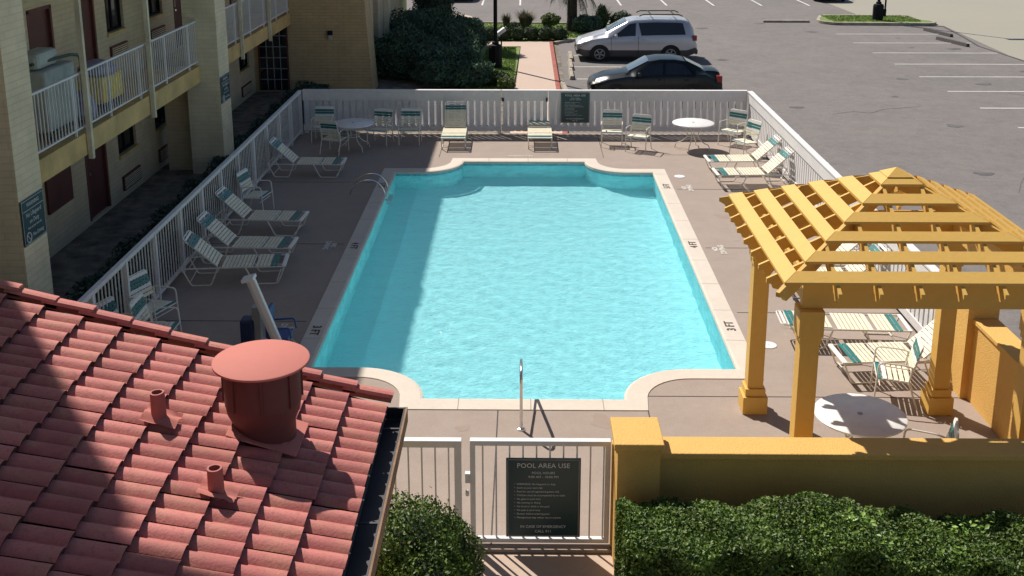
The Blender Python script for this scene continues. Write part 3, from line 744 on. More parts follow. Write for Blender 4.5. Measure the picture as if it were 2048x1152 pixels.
for kx in (-1, 1):
    for ky in (-1, 1):
        s = MB(); o1 = EX - .02
        d = Vector((kx, ky, 0)); sd = Vector((-ky, kx, 0)).normalized() * .022
        pro = [(.03, hz(.03)), (o1, hz(o1)), (o1, hz(o1) - .05), (o1 - .06, hz(o1) - .075), (o1 - .10, hz(o1) - .13), (o1 - .22, hz(o1 - .2) - .18), (.03, hz(.03) - .18)]
        vs = [Vector((PX, PY, 0)) + d * o + Vector((0, 0, z)) - sd for o, z in pro] + [Vector((PX, PY, 0)) + d * o + Vector((0, 0, z)) + sd for o, z in pro]
        n = len(pro); s.add(vs, [tuple(range(n)), tuple(range(2 * n - 1, n - 1, -1))] + [(i, (i + 1) % n, n + (i + 1) % n, n + i) for i in range(n)])
        s.build('hip_rafter', 'yellow', pg)
# slats lying on the slopes
bands = [(.145, .245), (.39, .535), (.665, .81), (.945, .925 + .155), (1.22, 1.365), (1.49, 1.64)]
for (a, b) in bands:
    for side in range(4):
        ca, sa = [(1, 0), (0, 1), (-1, 0), (0, -1)][side]
        s = MB(); vs = []
        for dz in (0, .03):
            for o, e in ((a, -1), (a, 1), (b, 1), (b, -1)):
                u = o; v = e * (o - .004)
                x = ca * u - sa * v; y = sa * u + ca * v
                vs.append((PX + x, PY + y, AP - .043 - SL * o + dz))
        s.add(vs, [(0, 1, 2, 3), (7, 6, 5, 4), (0, 4, 5, 1), (1, 5, 6, 2), (2, 6, 7, 3), (3, 7, 4, 0)])
        s.build('roof_slat', 'yellow', pg)
s = MB(); s.add([(PX - .15, PY - .15, AP - .075), (PX + .15, PY - .15, AP - .075), (PX + .15, PY + .15, AP - .075), (PX - .15, PY + .15, AP - .075), (PX, PY, AP + .01)], [(3, 2, 1, 0), (0, 1, 4), (1, 2, 4), (2, 3, 4), (3, 0, 4)])
s.build('roof_peak', 'yellow', pg)

# ================================================================== FURNITURE
def arm_chair(label, group):
    t = thing('patio_chair', (0, 0, 0), label, 'chair', group)
    # front of the chair is -y
    r = .013
    for sx in (-1, 1):
        x = sx * .275
        s = MB(); s.tube(fillet([(x, -.27, 0), (x, -.235, .64), (x, .10, .63), (x, .215, .60)], .07), r, 6)
        s.build('front_leg', 'tube', t, smooth=True, local=True)
        s = MB(); s.tube([(x, .30, 0), (x, .17, .38), (x, .20, .60)], r, 6); s.build('rear_leg', 'tube', t, smooth=True, local=True)
    s = MB(); s.tube([(-.255, -.24, .395), (-.255, .19, .37)], r, 6); s.tube([(.255, -.24, .395), (.255, .19, .37)], r, 6)
    s.tube([(-.27, -.24, .395), (.27, -.24, .395)], r, 6); s.tube([(-.27, .19, .37), (.27, .19, .37)], r, 6); s.tube([(-.27, -.20, .30), (.27, -.20, .30)], .009, 6)
    s.build('seat_frame', 'tube', t, smooth=True, local=True)
    def bp(h): return (.17 + .28 * (h - .38), h)
    s = MB(); y0, z0 = bp(.40); y1, z1 = bp(.90)
    s.tube(fillet([(-.25, y0, z0), (-.25, y1, z1), (.25, y1, z1), (.25, y0, z0)], .06), r, 6); s.build('back_frame', 'tube', t, smooth=True, local=True)
    k = 0
    for i, (h, m) in enumerate([(.865, 'wstrap'), (.80, 'teal'), (.735, 'teal'), (.665, 'wstrap'), (.60, 'cream'), (.535, 'cream')]):
        y, z = bp(h); s = MB(); n = Vector((0, -.28, 1)).normalized()
        s.beam((-.262, y - .014, z), (.262, y - .014, z), .006, .054, (0, .28, 1)); s.build('back_strap', m, t, local=True)
    for i in range(6):
        y = -.215 + i * .074; z = .398 - (y + .24) * .058 + .012; s = MB()
        s.beam((-.262, y, z), (.262, y, z), .054, .006); s.build('seat_strap', 'teal' if i == 0 else ('wstrap' if i == 1 else 'cream'), t, local=True)
    return t

def chaise(label, group, ang=42.0):
    """foot end at x=0, head toward +x; ang = backrest angle"""
    t = thing('sun_lounger', (0, 0, 0), label, 'lounger', group)
    W = .31; H = .33; r = .0135; hx = 1.22; BL = .78
    ca, sa = math.cos(R(ang)), math.sin(R(ang))
    s = MB()
    for sy in (-1, 1): s.tube([(.04, sy * W, H), (1.86, sy * W, H)], r, 6)
    s.tube([(.04, -W, H), (.04, W, H)], r, 6); s.tube([(1.86, -W, H), (1.86, W, H)], r, 6); s.tube([(.62, -W, H - .002), (.62, W, H - .002)], r, 6)
    s.build('seat_frame', 'tube', t, smooth=True, local=True)
    for x0, x1 in ((.05, .74), (1.22, 1.84)):
        for sy in (-1, 1):
            s = MB(); s.tube(fillet([(x0, sy * W, H), (x0 + .13, sy * W, r), (x1 - .15, sy * W, r), (x1, sy * W, H)], .05), r, 6)
            s.build('leg', 'tube', t, smooth=True, local=True)
    for xc, zc in ((.2, .05), (1.7, .10)): s = MB(); s.tube([(xc, -W, zc), (xc, W, zc)], .01, 6); s.build('cross_bar', 'tube', t, smooth=True, local=True)
    Wb = .275
    A = lambda u, y, n=0.: (hx + ca * u - sa * n, y, H + .012 + sa * u + ca * n)
    s = MB(); s.tube(fillet([A(0, -Wb), A(BL, -Wb), A(BL, Wb), A(0, Wb)], .07), r, 6); s.tube([A(BL - .115, -Wb), A(BL - .115, Wb)], .009, 6)
    s.build('back_frame', 'tube', t, smooth=True, local=True)
    if ang > 8:
        s = MB()
        for sy in (-1, 1): s.tube([A(.42, sy * Wb * .9), (hx + .50, sy * Wb * .9, H)], .009, 6)
        s.build('prop', 'tube', t, smooth=True, local=True)
    nrm = (-sa, 0, ca)
    u = .045; i = 0
    seq = ['cream'] * 8 + ['teal'] * 2
    while u < BL - .14 and i < 10:
        p = A(u, -Wb - .012, .013); q = A(u, Wb + .012, .013)
        s = MB(); s.beam(p, q, .052, .006, nrm); s.build('back_strap', seq[i], t, local=True)
        u += .0655; i += 1
    s = MB(); s.beam(A(BL - .05, -Wb + .03, .013), A(BL - .05, Wb - .03, .013), .04, .006, nrm); s.build('back_strap', 'wstrap', t, local=True)
    cols = ['wstrap', None, 'teal', 'teal'] + ['cream'] * 20
    x = .07
    for i in range(17):
        if cols[i] and not (abs(x - .62) < .03):
            s = MB(); s.beam((x, -W - .013, H + .014), (x, W + .013, H + .014), .052, .006); s.build('seat_strap', cols[i], t, local=True)
        x += .066
    return t

def round_table(label, group, R_=.55):
    t = thing('patio_table', (0, 0, 0), label, 'table', group)
    s = MB(); s.lathe([(R_ - .01, 0), (R_, .008), (R_, .028), (R_ - .012, .036), (.0001, .036)], (0, 0, .69), 40); s.build('tabletop', 'table', t, smooth=True, local=True)
    s = MB(); s.lathe([(.03, 0), (.034, .004), (.03, .008)], (0, 0, .7262), 14); s.build('umbrella_hole_ring', 'grey', t, local=True)
    for k in range(4):
        a = k * math.pi / 2 + .5; c, q = math.cos(a), math.sin(a)
        s = MB(); s.tube(fillet([(c * .38, q * .38, .69), (c * .18, q * .18, .52), (c * .13, q * .13, .34), (c * .30, q * .30, .18), (c * .44, q * .44, .14), (c * .47, q * .47, 0)], .09), .013, 7)
        s.build('leg', 'tube', t, smooth=True, local=True)
    s = MB(); s.tube([(.14 * math.cos(k * math.pi / 8), .14 * math.sin(k * math.pi / 8), .36) for k in range(16)], .009, 6, True); s.build('leg_ring', 'tube', t, smooth=True, local=True)
    return t
def place(o, x, y, rz, z=0.0, label=None):
    rz += random.uniform(-2.5, 2.5)
    o.location = (x, y, z); o.rotation_euler = (0, 0, R(rz))
    if label: o['label'] = label
    return o
# chairs: rz turns the front (-y) ; rz=0 faces the camera, 90 faces +x (right), -90 faces left
CH = [(-5.50, 29.05, 0, 'shaded strap chair in the far left corner behind the round table'),
      (-4.98, 27.75, 160, 'shaded strap chair with its back turned, nearest to the left back table'),
      (-3.90, 28.75, -12, 'shaded strap chair with teal back band right of the left back table'),
      (-3.10, 28.80, 2, 'shaded strap chair standing alone between the table and the upright lounger'),
      (2.36, 28.65, -8, 'sunlit strap chair right of the green sign on the back fence'),
      (3.02, 28.10, -22, 'sunlit strap chair turned slightly, left of the far right table'),
      (5.62, 28.75, -38, 'strap chair in the far right corner against the back fence'),
      (5.72, 27.55, -62, 'strap chair by the right fence, in front of the corner chair'),
      (-5.78, 22.55, 82, 'strap chair by the left fence between two loungers'),
      (-5.92, 16.25, 70, 'strap chair by the left fence with its teal back band toward the near lounger'),
      (-5.55, 15.35, 88, 'strap chair in front of the others, partly hidden by the tile edge'),
      (-6.02, 15.10, 70, 'strap chair squeezed against the left fence, mostly hidden by the tiles'),
      (5.14, 14.0, -104, 'strap chair with teal front seat band beside the flat lounger under the pergola'),
      (4.72, 11.62, -108, 'strap chair under the pergola right of the near round table'),
      (3.55, 11.35, 200, 'strap chair tucked behind the yellow wall at the near round table')]
ch0 = arm_chair('', 'vinyl strap patio chairs')
for i, (x, y, rz, lb) in enumerate(CH): place(ch0 if i == 0 else copy_tree(ch0), x, y, rz, label=lb)
ta = round_table('', 'round white patio tables')
for i, (x, y, rz, lb) in enumerate([(-4.52, 28.1, 10, 'round white table in the shade at the far left corner'), (4.47, 28.25, 40, 'bright round white table before the back fence at right'),
                                    (4.10, 12.16, 70, 'round white table striped by shadows under the pergola')]):
    place(ta if i == 0 else copy_tree(ta), x, y, rz, label=lb)
grp = 'vinyl strap sun loungers'
up0 = chaise('', grp, 42); flat0 = chaise('', grp, 3); mid0 = chaise('', grp, 56)
UP = [(-4.32, 25.6, 178, 'farthest shaded lounger along the left fence'),
      (-4.42, 21.2, 178, 'shaded lounger next to the single chair on the left side'),
      (-4.30, 19.55, 180, 'shaded lounger in the middle of the left row'),
      (-4.24, 18.6, 184, 'nearest shaded lounger of the left row, behind the pool lift'),
      (4.42, 25.95, 0, 'farther of the two sunlit cream loungers by the right fence'),
      (4.42, 24.72, 1, 'nearer of the two sunlit cream loungers by the right fence'),
      (4.50, 14.72, 3, 'raised cream lounger beside the right pergola post'),
      (4.45, 18.9, 2, 'raised lounger seen through the pergola roof, farther one'),
      (4.45, 18.0, -1, 'raised lounger seen through the pergola roof, nearer one')]
for i, (x, y, rz, lb) in enumerate(UP): place(up0 if i == 0 else copy_tree(up0), x, y, rz, label=lb)
place(mid0, -1.88, 27.95, 92, label='upright lounger by the back fence with only its foot in the sun')
place(flat0, .42, 28.0, 90, label='flat lounger in front of the back gate')
place(copy_tree(flat0), 5.98, 15.85, 178, label='flat cream lounger with a teal band at each end behind the pergola posts')

# ------------------------------------------------------------------ pool hardware
t = thing('pool_handrail', (-.03, 13.6, 0), 'stainless steel handrail over the near pool steps', 'handrail')
def rail_path(x): return fillet([(x, 13.05, 0), (x, 13.0, .80), (x, 13.35, .86), (x, 14.5, .30), (x, 14.75, -.1), (x, 14.75, -.5)], .2, 5)
s = MB(); s.tube(rail_path(-.03), .021, 10); s.tube(fillet([(-.03, 13.02, .25), (-.03, 13.35, .30), (-.03, 14.2, .43)], .15, 4), .017, 8); s.build('rail', 'steel', t, smooth=True)
s = MB(); s.lathe([(.055, 0), (.05, .02), (.025, .03)], (-.03, 13.05, .001), 14); s.build('base_plate', 'steel', t)
t = thing('pool_ladder', (-3.4, 24.1, 0), 'curved steel ladder rails at the far left pool edge', 'ladder')
for y in (23.9, 24.45):
    s = MB(); s.tube(fillet([(-3.98, y, 0), (-3.90, y, .20), (-3.66, y, .34), (-3.38, y, .33), (-3.20, y, .14), (-3.13, y, -.38)], .25, 5), .017, 8); s.build('rail', 'steel', t, smooth=True)
s = MB()
for z in (-.25, -.48): s.box(-3.14, -3.04, 23.82, 24.33, z, z + .03)
s.build('tread', 'white', t)

t = thing('pool_lift', (-3.95, 15.5, 0), 'white-armed pool lift with blue seat near the left pool edge', 'pool lift')
s = MB(); s.box(-4.35, -3.72, 15.2, 15.75, .002, .10); s.build('base', 'grey', t, bevel=.02)
s = MB(); s.box(-4.12, -4.0, 15.36, 15.5, .10, .75); s.build('mast', 'grey', t, bevel=.01)
s = MB(); s.beam((-3.62, 15.0, .30), (-3.99, 15.0, 1.36), .085, .09, (1, 0, .3)); s.build('upper_arm', 'white', t, bevel=.008)
s = MB(); s.beam((-3.72, 15.12, .25), (-4.08, 15.12, 1.28), .05, .05, (1, 0, .3)); s.build('lower_arm', 'white', t, bevel=.006)
s = MB(); s.beam((-4.12, 15.0, 1.33), (-3.94, 15.0, 1.38), .20, .05); s.build('arm_joint', 'white', t, bevel=.006)
s = MB(); s.box(-4.30, -4.09, 15.3, 15.55, .16, .56); s.build('battery_case', 'navy', t, bevel=.04)
s = MB(); s.box(-3.84, -3.52, 15.1, 15.5, .30, .36); s.box(-3.86, -3.80, 15.1, 15.5, .36, .78); se = s.build('seat', 'blue', t, bevel=.02)
s = MB(); s.tube(fillet([(-3.82, 15.12, .5), (-3.5, 15.12, .52), (-3.48, 15.12, .36)], .05), .014, 6); s.tube(fillet([(-3.82, 15.5, .5), (-3.5, 15.5, .52), (-3.48, 15.5, .36)], .05), .014, 6); s.build('armrest', 'blue', se, smooth=True)
s = MB(); s.tube([(-4.30, 15.25, .08), (-3.95, 15.02, .06)], .02, 6); s.tube([(-3.55, 15.3, .30), (-3.40, 15.3, .12), (-3.32, 15.3, .10)], .016, 6); s.build('footrest', 'grey', t)

# ================================================================== LEFT HOTEL BUILDING
XW = -9.1                 # wall face
b = thing('hotel_building', (-9.5, 25, 0), 'tan brick motel wing with piers and an upper walkway along the left side', 'building')
def wall_with_openings(x, y0, y1, z0, z1, opens, th=.25):
    """boxes filling around rectangular openings (y0,y1,z0,z1)"""
    s = MB(); ys = sorted({y0, y1, *[o[0] for o in opens], *[o[1] for o in opens]})
    for a, c in zip(ys[:-1], ys[1:]):
        holes = sorted([(o[2], o[3]) for o in opens if o[0] <= a + 1e-6 and o[1] >= c - 1e-6])
        z = z0
        for h0, h1 in holes:
            if h0 > z: s.box(x - th, x, a, c, z, h0)
            z = h1
        if z < z1: s.box(x - th, x, a, c, z, z1)
    return s
F2 = 2.66
wins_up = [(23.6, 24.65), (26.2, 27.35), (31.0, 32.1), (33.6, 34.7)]
wins_dn = [(23.65, 24.8), (26.15, 27.5), (31.6, 32.7), (34.35, 35.6)]
doors_up = [(19.85, 20.85), (22.1, 22.95), (28.25, 29.2), (29.8, 30.6)]
doors_dn = [(21.8, 22.9), (28.3, 29.3)]
op = [(a, c, 3.72, 4.95) for a, c in wins_up] + [(a, c, F2 + .02, 4.66) for a, c in doors_up] + [(a, c, .95, 2.15) for a, c in wins_dn] + [(a, c, .02, 2.08) for a, c in doors_dn]
ys_all = sorted({13.0, 36.3, *[o[0] for o in op], *[o[1] for o in op]})
s = wall_with_openings(XW, 13.0, 36.3, -.1, 10.0, op)
s.build('wall', 'tanwall', b)
def window(y0, y1, z0, z1, x=XW - .09):
    s = MB(); e = .05
    s.box(x - .03, x + .03, y0, y1, z0, z0 + e); s.box(x - .03, x + .03, y0, y1, z1 - e, z1)
    s.box(x - .03, x + .03, y0, y0 + e, z0 + e, z1 - e); s.box(x - .03, x + .03, y1 - e, y1, z0 + e, z1 - e); s.box(x - .025, x + .025, (y0 + y1) / 2 - .02, (y0 + y1) / 2 + .02, z0 + e, z1 - e)
    f = s.build('window', 'blackmetal', b)
    s = MB(); s.box(x - .012, x - .004, y0 + e, (y0 + y1) / 2 - .022, z0 + e, z1 - e); s.box(x - .012, x - .004, (y0 + y1) / 2 + .022, y1 - e, z0 + e, z1 - e); s.build('pane', 'darkglass', f)
    s = MB(); s.box(x - .05, XW + .05, y0 - .04, y1 + .04, z0 - .07, z0 - .002); s.build('sill', 'fascia', f)
for a, c in wins_up: window(a, c, 3.72, 4.95)
for a, c in wins_dn: window(a, c, .95, 2.15)
def ac(y0, y1, z0, z1):
    s = MB(); s.box(XW + .003, XW + .05, y0, y1, z0, z1); g_ = s.build('air_conditioner_grille', 'redframe', b)
    s = MB(); z = z0 + .04
    while z < z1 - .03: s.box(XW + .052, XW + .062, y0 + .03, y1 - .03, z, z + .018); z += .045
    s.build('louvre', 'tan', g_)
for a, c in wins_up: ac(a + .05, c, 3.14, 3.42)
for a, c in wins_dn: ac(a + .05, c, .12, .45)
def door(y0, y1, z0, z1, m='redbrown'):
    x = XW - .07
    s = MB(); s.box(x - .02, x + .02, y0 + .05, y1 - .05, z0, z1 - .05); d_ = s.build('door', m, b)
    s = MB(); s.box(x - .05, XW + .012, y0 - .03, y0 + .05, z0, z1); s.box(x - .05, XW + .012, y1 - .05, y1 + .03, z0, z1); s.box(x - .05, XW + .012, y0 - .03, y1 + .03, z1 - .05, z1 + .02); s.build('door_frame', 'redframe', d_)
    s = MB(); s.lathe([(.03, 0), (.03, .05)], (x + .05, y0 + .18, z0 + .95), 10); s.box(x + .02, x + .05, y0 + .14, y0 + .22, z0 + 1.05, z0 + 1.25); s.build('handle', 'steel', d_)
for a, c in doors_up: door(a, c, F2 + .02, 4.66)
for a, c in doors_dn: door(a, c, .02, 2.08)
for y in (22.95, 29.25):           # red painted columns beside the doors
    pass
s = MB(); s.box(XW + .003, XW + .05, 19.82, 20.95, .78, 2.2); s.build('service_hatch', 'redbrown', b)
# piers
for (x0, x1, y0, y1) in ((-8.75, -7.35, 15.12, 15.92), (-8.15, -7.35, 25.85, 26.75)):
    s = MB(); s.box(x0, x1, y0, y1, -.1, 10.0); s.build('pier', 'tan', b)
# walls behind piers joining to the wall
s = MB(); s.box(-8.85, -8.2, 26.2, 26.7, -.1, F2 - .3); s.build('partition', 'tanwall', b)
# walkways
def walkway(y0, y1, posts, railstep=.108):
    s = MB(); s.box(XW + .005, -7.86, y0, y1, 2.44, 2.62); w_ = s.build('balcony', 'fascia', b)
    s = MB(); s.box(-7.855, -7.80, y0, y1, 2.24, 2.63); s.build('fascia', 'fascia', w_)
    s = MB(); s.beam((-7.84, y0, 3.70), (-7.84, y1, 3.70), .045, .035); s.beam((-7.84, y0, 2.74), (-7.84, y1, 2.74), .03, .03); s.build('railing_rail', 'white', w_)
    s = MB(); y = y0 + .05
    while y < y1: s.beam((-7.84, y, 2.74), (-7.84, y, 3.69), .016, .016, (1, 0, 0)); y += railstep
    s.build('railing_bars', 'white', w_)
    y = y0 + .9
    while y < y1: s = MB(); s.beam((-7.84, y, 2.63), (-7.84, y, 3.70), .035, .035, (1, 0, 0)); s.build('stanchion', 'white', w_); y += 1.66
    for y in posts:
        s = MB(); s.box(-7.785, -7.70, y - .045, y + .045, 2.16, 9.6); s.build('balcony_post', 'postcream', w_)
    s = MB(); s.box(XW + .005, -7.86, y0, y1, 5.22, 5.40); s.build('upper_slab', 'fascia', b)
walkway(15.95, 25.83, (18.85, 22.24), .130)
walkway(26.78, 36.2, (29.66, 33.0), .125)
# roof slab with overhang that shades the left half of the pool
s = MB(); s.box(-14, -7.45, 16.0, 36.2, 9.9, 10.1); s.build('roof', 'fascia', b)
# taller near section with cornice (out of frame, throws the shadow onto the tiles)
s = MB(); s.box(-14, -7.80, -6, 13.22, -.1, 13.8); s.build('unseen_near_block', 'tan', b)
s = MB(); s.box(-14, -5.9, -6, 13.02, 13.82, 14.05); s.build('unseen_near_cornice', 'fascia', b)
# end wing, battered end wall facing the pool
s = MB()
bx = lambda z: -5.13 - .066 * z
Z = 8.2
s.add([(-12, 36.3, -.1), (bx(-.1), 36.3, -.1), (bx(-.1), 37.6, -.1), (-12, 37.6, -.1), (-12, 36.3, Z), (bx(Z), 36.3, Z), (bx(Z), 37.6, Z), (-12, 37.6, Z)],
      [(0, 3, 2, 1), (4, 5, 6, 7), (0, 1, 5, 4), (1, 2, 6, 5), (2, 3, 7, 6), (3, 0, 4, 7)])
s.build('end_wall', 'wingbrick', b)
s = MB(); s.box(-12, -5.42, 37.61, 39.0, -.1, 8.0); s.box(-12, -5.42, 40.3, 50.2, -.1, 8.0); s.box(-12, -5.42, 39.0, 40.3, -.1, .9); s.box(-12, -5.62, 39.0, 40.3, 2.8, 8.0); s.box(-12, -5.70, 39.0, 40.3, .9, 2.8); s.build('side_wall', 'tanwall', b)
s = MB(); s.box(-5.695, -5.66, 39.05, 40.25, .95, 2.75); s.build('window', 'darkglass', b)
s = MB(); s.box(-5.415, -5.22, 41.9, 42.5, -.1, 8.0); s.build('pilaster', 'tan', b)
# french door at the inner corner
s = MB(); s.box(-8.95, -8.90, 36.24, 36.29, 0, 2.2); s.box(-7.98, -7.93, 36.24, 36.29, 0, 2.2); s.box(-8.95, -7.93, 36.24, 36.29, 2.2, 2.28)
fd = s.build('door', 'redframe', b)
s = MB(); s.box(-8.90, -7.98, 36.27, 36.294, 0, 2.2); s.build('pane', 'darkglass', fd)
s = MB()
for k in range(1, 4): s.box(-8.9 + k * .23 - .012, -8.9 + k * .23 + .012, 36.25, 36.268, .02, 2.18)
for k in range(1, 6): s.box(-8.9, -7.98, 36.246, 36.262, k * .37 - .012, k * .37 + .012)
s.build('glazing_bars', 'grey', fd)
t = thing('wall_lamp', (-6.5, 36.25, 1.9), 'small dark and white wall lantern on the shaded end wall', 'lamp')
s = MB(); s.box(-6.58, -6.42, 36.18, 36.295, 1.88, 2.02); s.build('housing', 'blackmetal', t, bevel=.01)
s = MB(); s.box(-6.56, -6.44, 36.16, 36.285, 1.74, 1.878); s.build('diffuser', 'linen', t, bevel=.02)

# housekeeping carts on the upper walkway
t = thing('linen_cart', (-8.4, 18.6, F2), 'pale green-grey housekeeping cart piled high on the walkway by the near door', 'cart')
s = MB(); s.box(-8.62, -8.08, 18.05, 19.3, 2.80, 3.86); s.build('bag', 'linen', t, bevel=.05)
s = MB(); s.box(-8.60, -8.2, 18.1, 18.95, 3.87, 4.16); s.build('towel_stack', 'linen', t, bevel=.08)
s = MB(); s.tube(fillet([(-8.3, 18.05, 3.98), (-8.1, 19.2, 3.98), (-8.1, 19.62, 3.90), (-8.1, 19.62, 2.80)], .12), .03, 7); s.tube([(-8.6, 18.05, 2.76), (-8.6, 19.55, 2.76)], .02, 6); s.tube([(-8.1, 18.05, 2.76), (-8.1, 19.6, 2.76)], .02, 6); s.build('frame', 'darkgreen', t, smooth=True)
s = MB()
for x in (-8.58, -8.12):
    for y in (18.15, 19.5): s.tube([(x - .02, y, 2.70), (x + .02, y, 2.70)], .05, 12)
s.build('wheels', 'black', t)
s = MB(); s.lathe([(.10, 0), (.24, .1), (.26, .3), (.17, .5), (.05, .6)], (-8.2, 19.75, 2.63), 14); tag(s.build('laundry_bag', 'lilac', None, smooth=True), 'lilac plastic laundry bag on the walkway floor between the carts', 'bag')
t = thing('laundry_cart', (-8.3, 21.1, F2), 'yellow laundry hamper with a pale plastic liner on the walkway', 'cart')
s = MB(); s.box(-8.62, -8.08, 20.5, 21.55, 2.80, 3.30); s.build('hamper', 'yellowbag', t, bevel=.03)
s = MB(); s.lathe([(.30, 0), (.38, .06), (.36, .16), (.22, .26), (.08, .30)], (-8.33, 20.95, 3.30), 14); s.build('liner', 'lilac', t, smooth=True)
s = MB(); s.box(-8.6, -8.1, 20.52, 21.53, 2.74, 2.79)
for x in (-8.55, -8.15):
    for y in (20.6, 21.45): s.tube([(x - .02, y, 2.69), (x + .02, y, 2.69)], .045, 12)
s.build('base', 'black', t)

# ================================================================== TILED ROOF BUILDING (near left)
tb = thing('tiled_building', (-3.5, 5.5, 0), 'low building with a red barrel tile roof and dark gutter in the near left corner', 'building')
EXr, RZ, RS = -1.2, 2.71, .312          # eave x, z, slope
YR = 8.5                                # rake
pitchlen = math.hypot(1, RS)
ud = Vector((-1, 0, RS)) / pitchlen     # up the slope
un = Vector((RS, 0, 1)).normalized()
def rp(u, y, h): p = Vector((EXr, y, RZ)) + ud * u + un * h; return p
s = MB(); rng = random.Random(3)
EXP = .325; BW = .162
ncourse = 17; nbar = 38
for c in range(ncourse):
    for k in range(0, nbar, 2):
        # one tile carries two barrels
        y1 = YR - .09 - k * BW; u0 = c * EXP - .03 + rng.uniform(-.010, .010); u1 = u0 + EXP + .05
        lift = rng.uniform(-.004, .006); dy = rng.uniform(-.004, .004)
        prof = []
        for bnum in range(2):
            for j in range(7):
                a = j / 6; hh = math.sin(math.pi * a) ** .8 * .038
                prof.append((y1 - bnum * BW - (.008 + a * (BW - .016)) + dy, hh))
        vs = []
        skew = rng.uniform(-.004, .004)
        for (u, base) in ((u0, .056), (u1, .008)):
            for (yy, hh) in prof: vs.append(rp(u, yy + (skew if u == u1 else 0), hh + base + lift))
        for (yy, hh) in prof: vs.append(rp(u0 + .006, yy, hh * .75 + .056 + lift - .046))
        n_ = len(prof); fs = []
        for j in range(n_ - 1):
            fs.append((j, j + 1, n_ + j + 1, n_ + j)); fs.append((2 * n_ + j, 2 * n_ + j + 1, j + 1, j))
        s.add(vs, fs)
        for j in range(n_ - 1): s.mi[-1 - 2 * j] = 1  # lip faces take the dark tone that paints in their shade
# closely spaced tiles share no vertices, so each is its own island of colour
roof = s.build('roof', ['tile', 'gap_tone'], tb, smooth=True)
s = MB(); s.add([rp(-.05, YR + .0, -.01), rp(-.05, -1, -.01), rp(5.7, -1, -.01), rp(5.7, YR, -.01), rp(-.03, YR, -.05), rp(-.03, -1, -.05), rp(5.7, -1, -.12), rp(5.7, YR, -.12)],
                [(0, 1, 2, 3), (7, 6, 5, 4), (0, 4, 5, 1), (1, 5, 6, 2), (2, 6, 7, 3), (3, 7, 4, 0)])
s.build('roof_underlay', 'gutter', tb)
# rake tiles along the far edge, lapped like shingles
for c in range(16):
    u0 = c * EXP - .06 + rng.uniform(-.02, .02); u1 = u0 + EXP + .10; j = rng.uniform(-.012, .012)
    s = MB(); h0 = .105 + j; h1 = .070
    vs = []
    for (u, h) in ((u0, h0), (u1, h1)):
        for (yy, hh) in ((YR - .045, -.02), (YR - .03, .004), (YR + .0, .012), (YR + .055, .006), (YR + .07, -.02), (YR + .065, -.11), (YR + .04, -.11), (YR + .04, -.02)): vs.append(rp(u, yy, h + hh))
    fs = [(0, 1, 2, 3, 4, 5, 6, 7), tuple(range(15, 7, -1))] + [(i, (i + 1) % 8, 8 + (i + 1) % 8, 8 + i) for i in range(8)]
    s.add(vs, fs); s.build('rake_tile', 'tile', tb)
# gutter: dark channel and fascia board
s = MB()
gx0, gx1, gz = EXr + .02, EXr + .19, RZ - .04
s.add([(gx0, YR, gz), (gx0, -1, gz), (gx0, -1, gz - .12), (gx0, YR, gz - .12)], [(0, 1, 2, 3)])
s.box(gx0, gx1, -1, YR + .02, gz - .125, gz - .105); s.box(gx1 - .012, gx1, -1, YR + .02, gz - .104, gz + .0); s.box(gx0, gx1, YR + .0, YR + .02, gz - .10, gz)
for y in (3.2, 5.0, 6.8, 8.15): s.box(gx0, gx1, y, y + .02, gz - .012, gz - .004)
s.build('gutter', 'gutter', tb)
s = MB(); s.box(gx1 + .002, gx1 + .018, -1, YR + .02, gz - .13, gz + .004); s.build('gutter_edge', 'rust', tb)
s = MB(); s.box(-6.3, -1.45, -1, YR - .35, -.05, RZ - .15); s.build('wall', 'yellowwall', tb)
# mushroom vent
VX, VY = -1.96, 7.5
s = MB(); s.lathe([(.232, -.25), (.232, .20), (.272, .29), (.282, .362)], (VX, VY, 2.9), 28)
vt = s.build('roof_vent', 'ventshade', tb, smooth=True)
s = MB(); s.lathe([(.285, .0), (.285, .27), (.27, .30)], (VX, VY, 3.26), 28); s.build('vent_drum', 'ventshade', vt, smooth=True)
s = MB(); s.lathe([(.345, 0), (.358, .006), (.358, .022), (.345, .028), (.0001, .034)], (VX, VY, 3.565), 48); s.build('vent_cap', 'ventred', vt, smooth=True)
for k in range(8):
    a = k * math.pi / 4 + .2; s = MB(); s.beam((VX + .288 * math.cos(a), VY + .288 * math.sin(a), 3.27), (VX + .288 * math.cos(a), VY + .288 * math.sin(a), 3.55), .012, .02, (math.cos(a), math.sin(a), 0))
    s.build('vent_strap', 'ventshade', vt)
s = MB(); q = rp(.76 / 1 * pitchlen, VY, .055)
s.beam(rp(.52, VY - .02, .075), rp(1.06, VY - .02, .08), .50, .012, un); s.build('flashing', 'ventred', vt, bevel=.004)
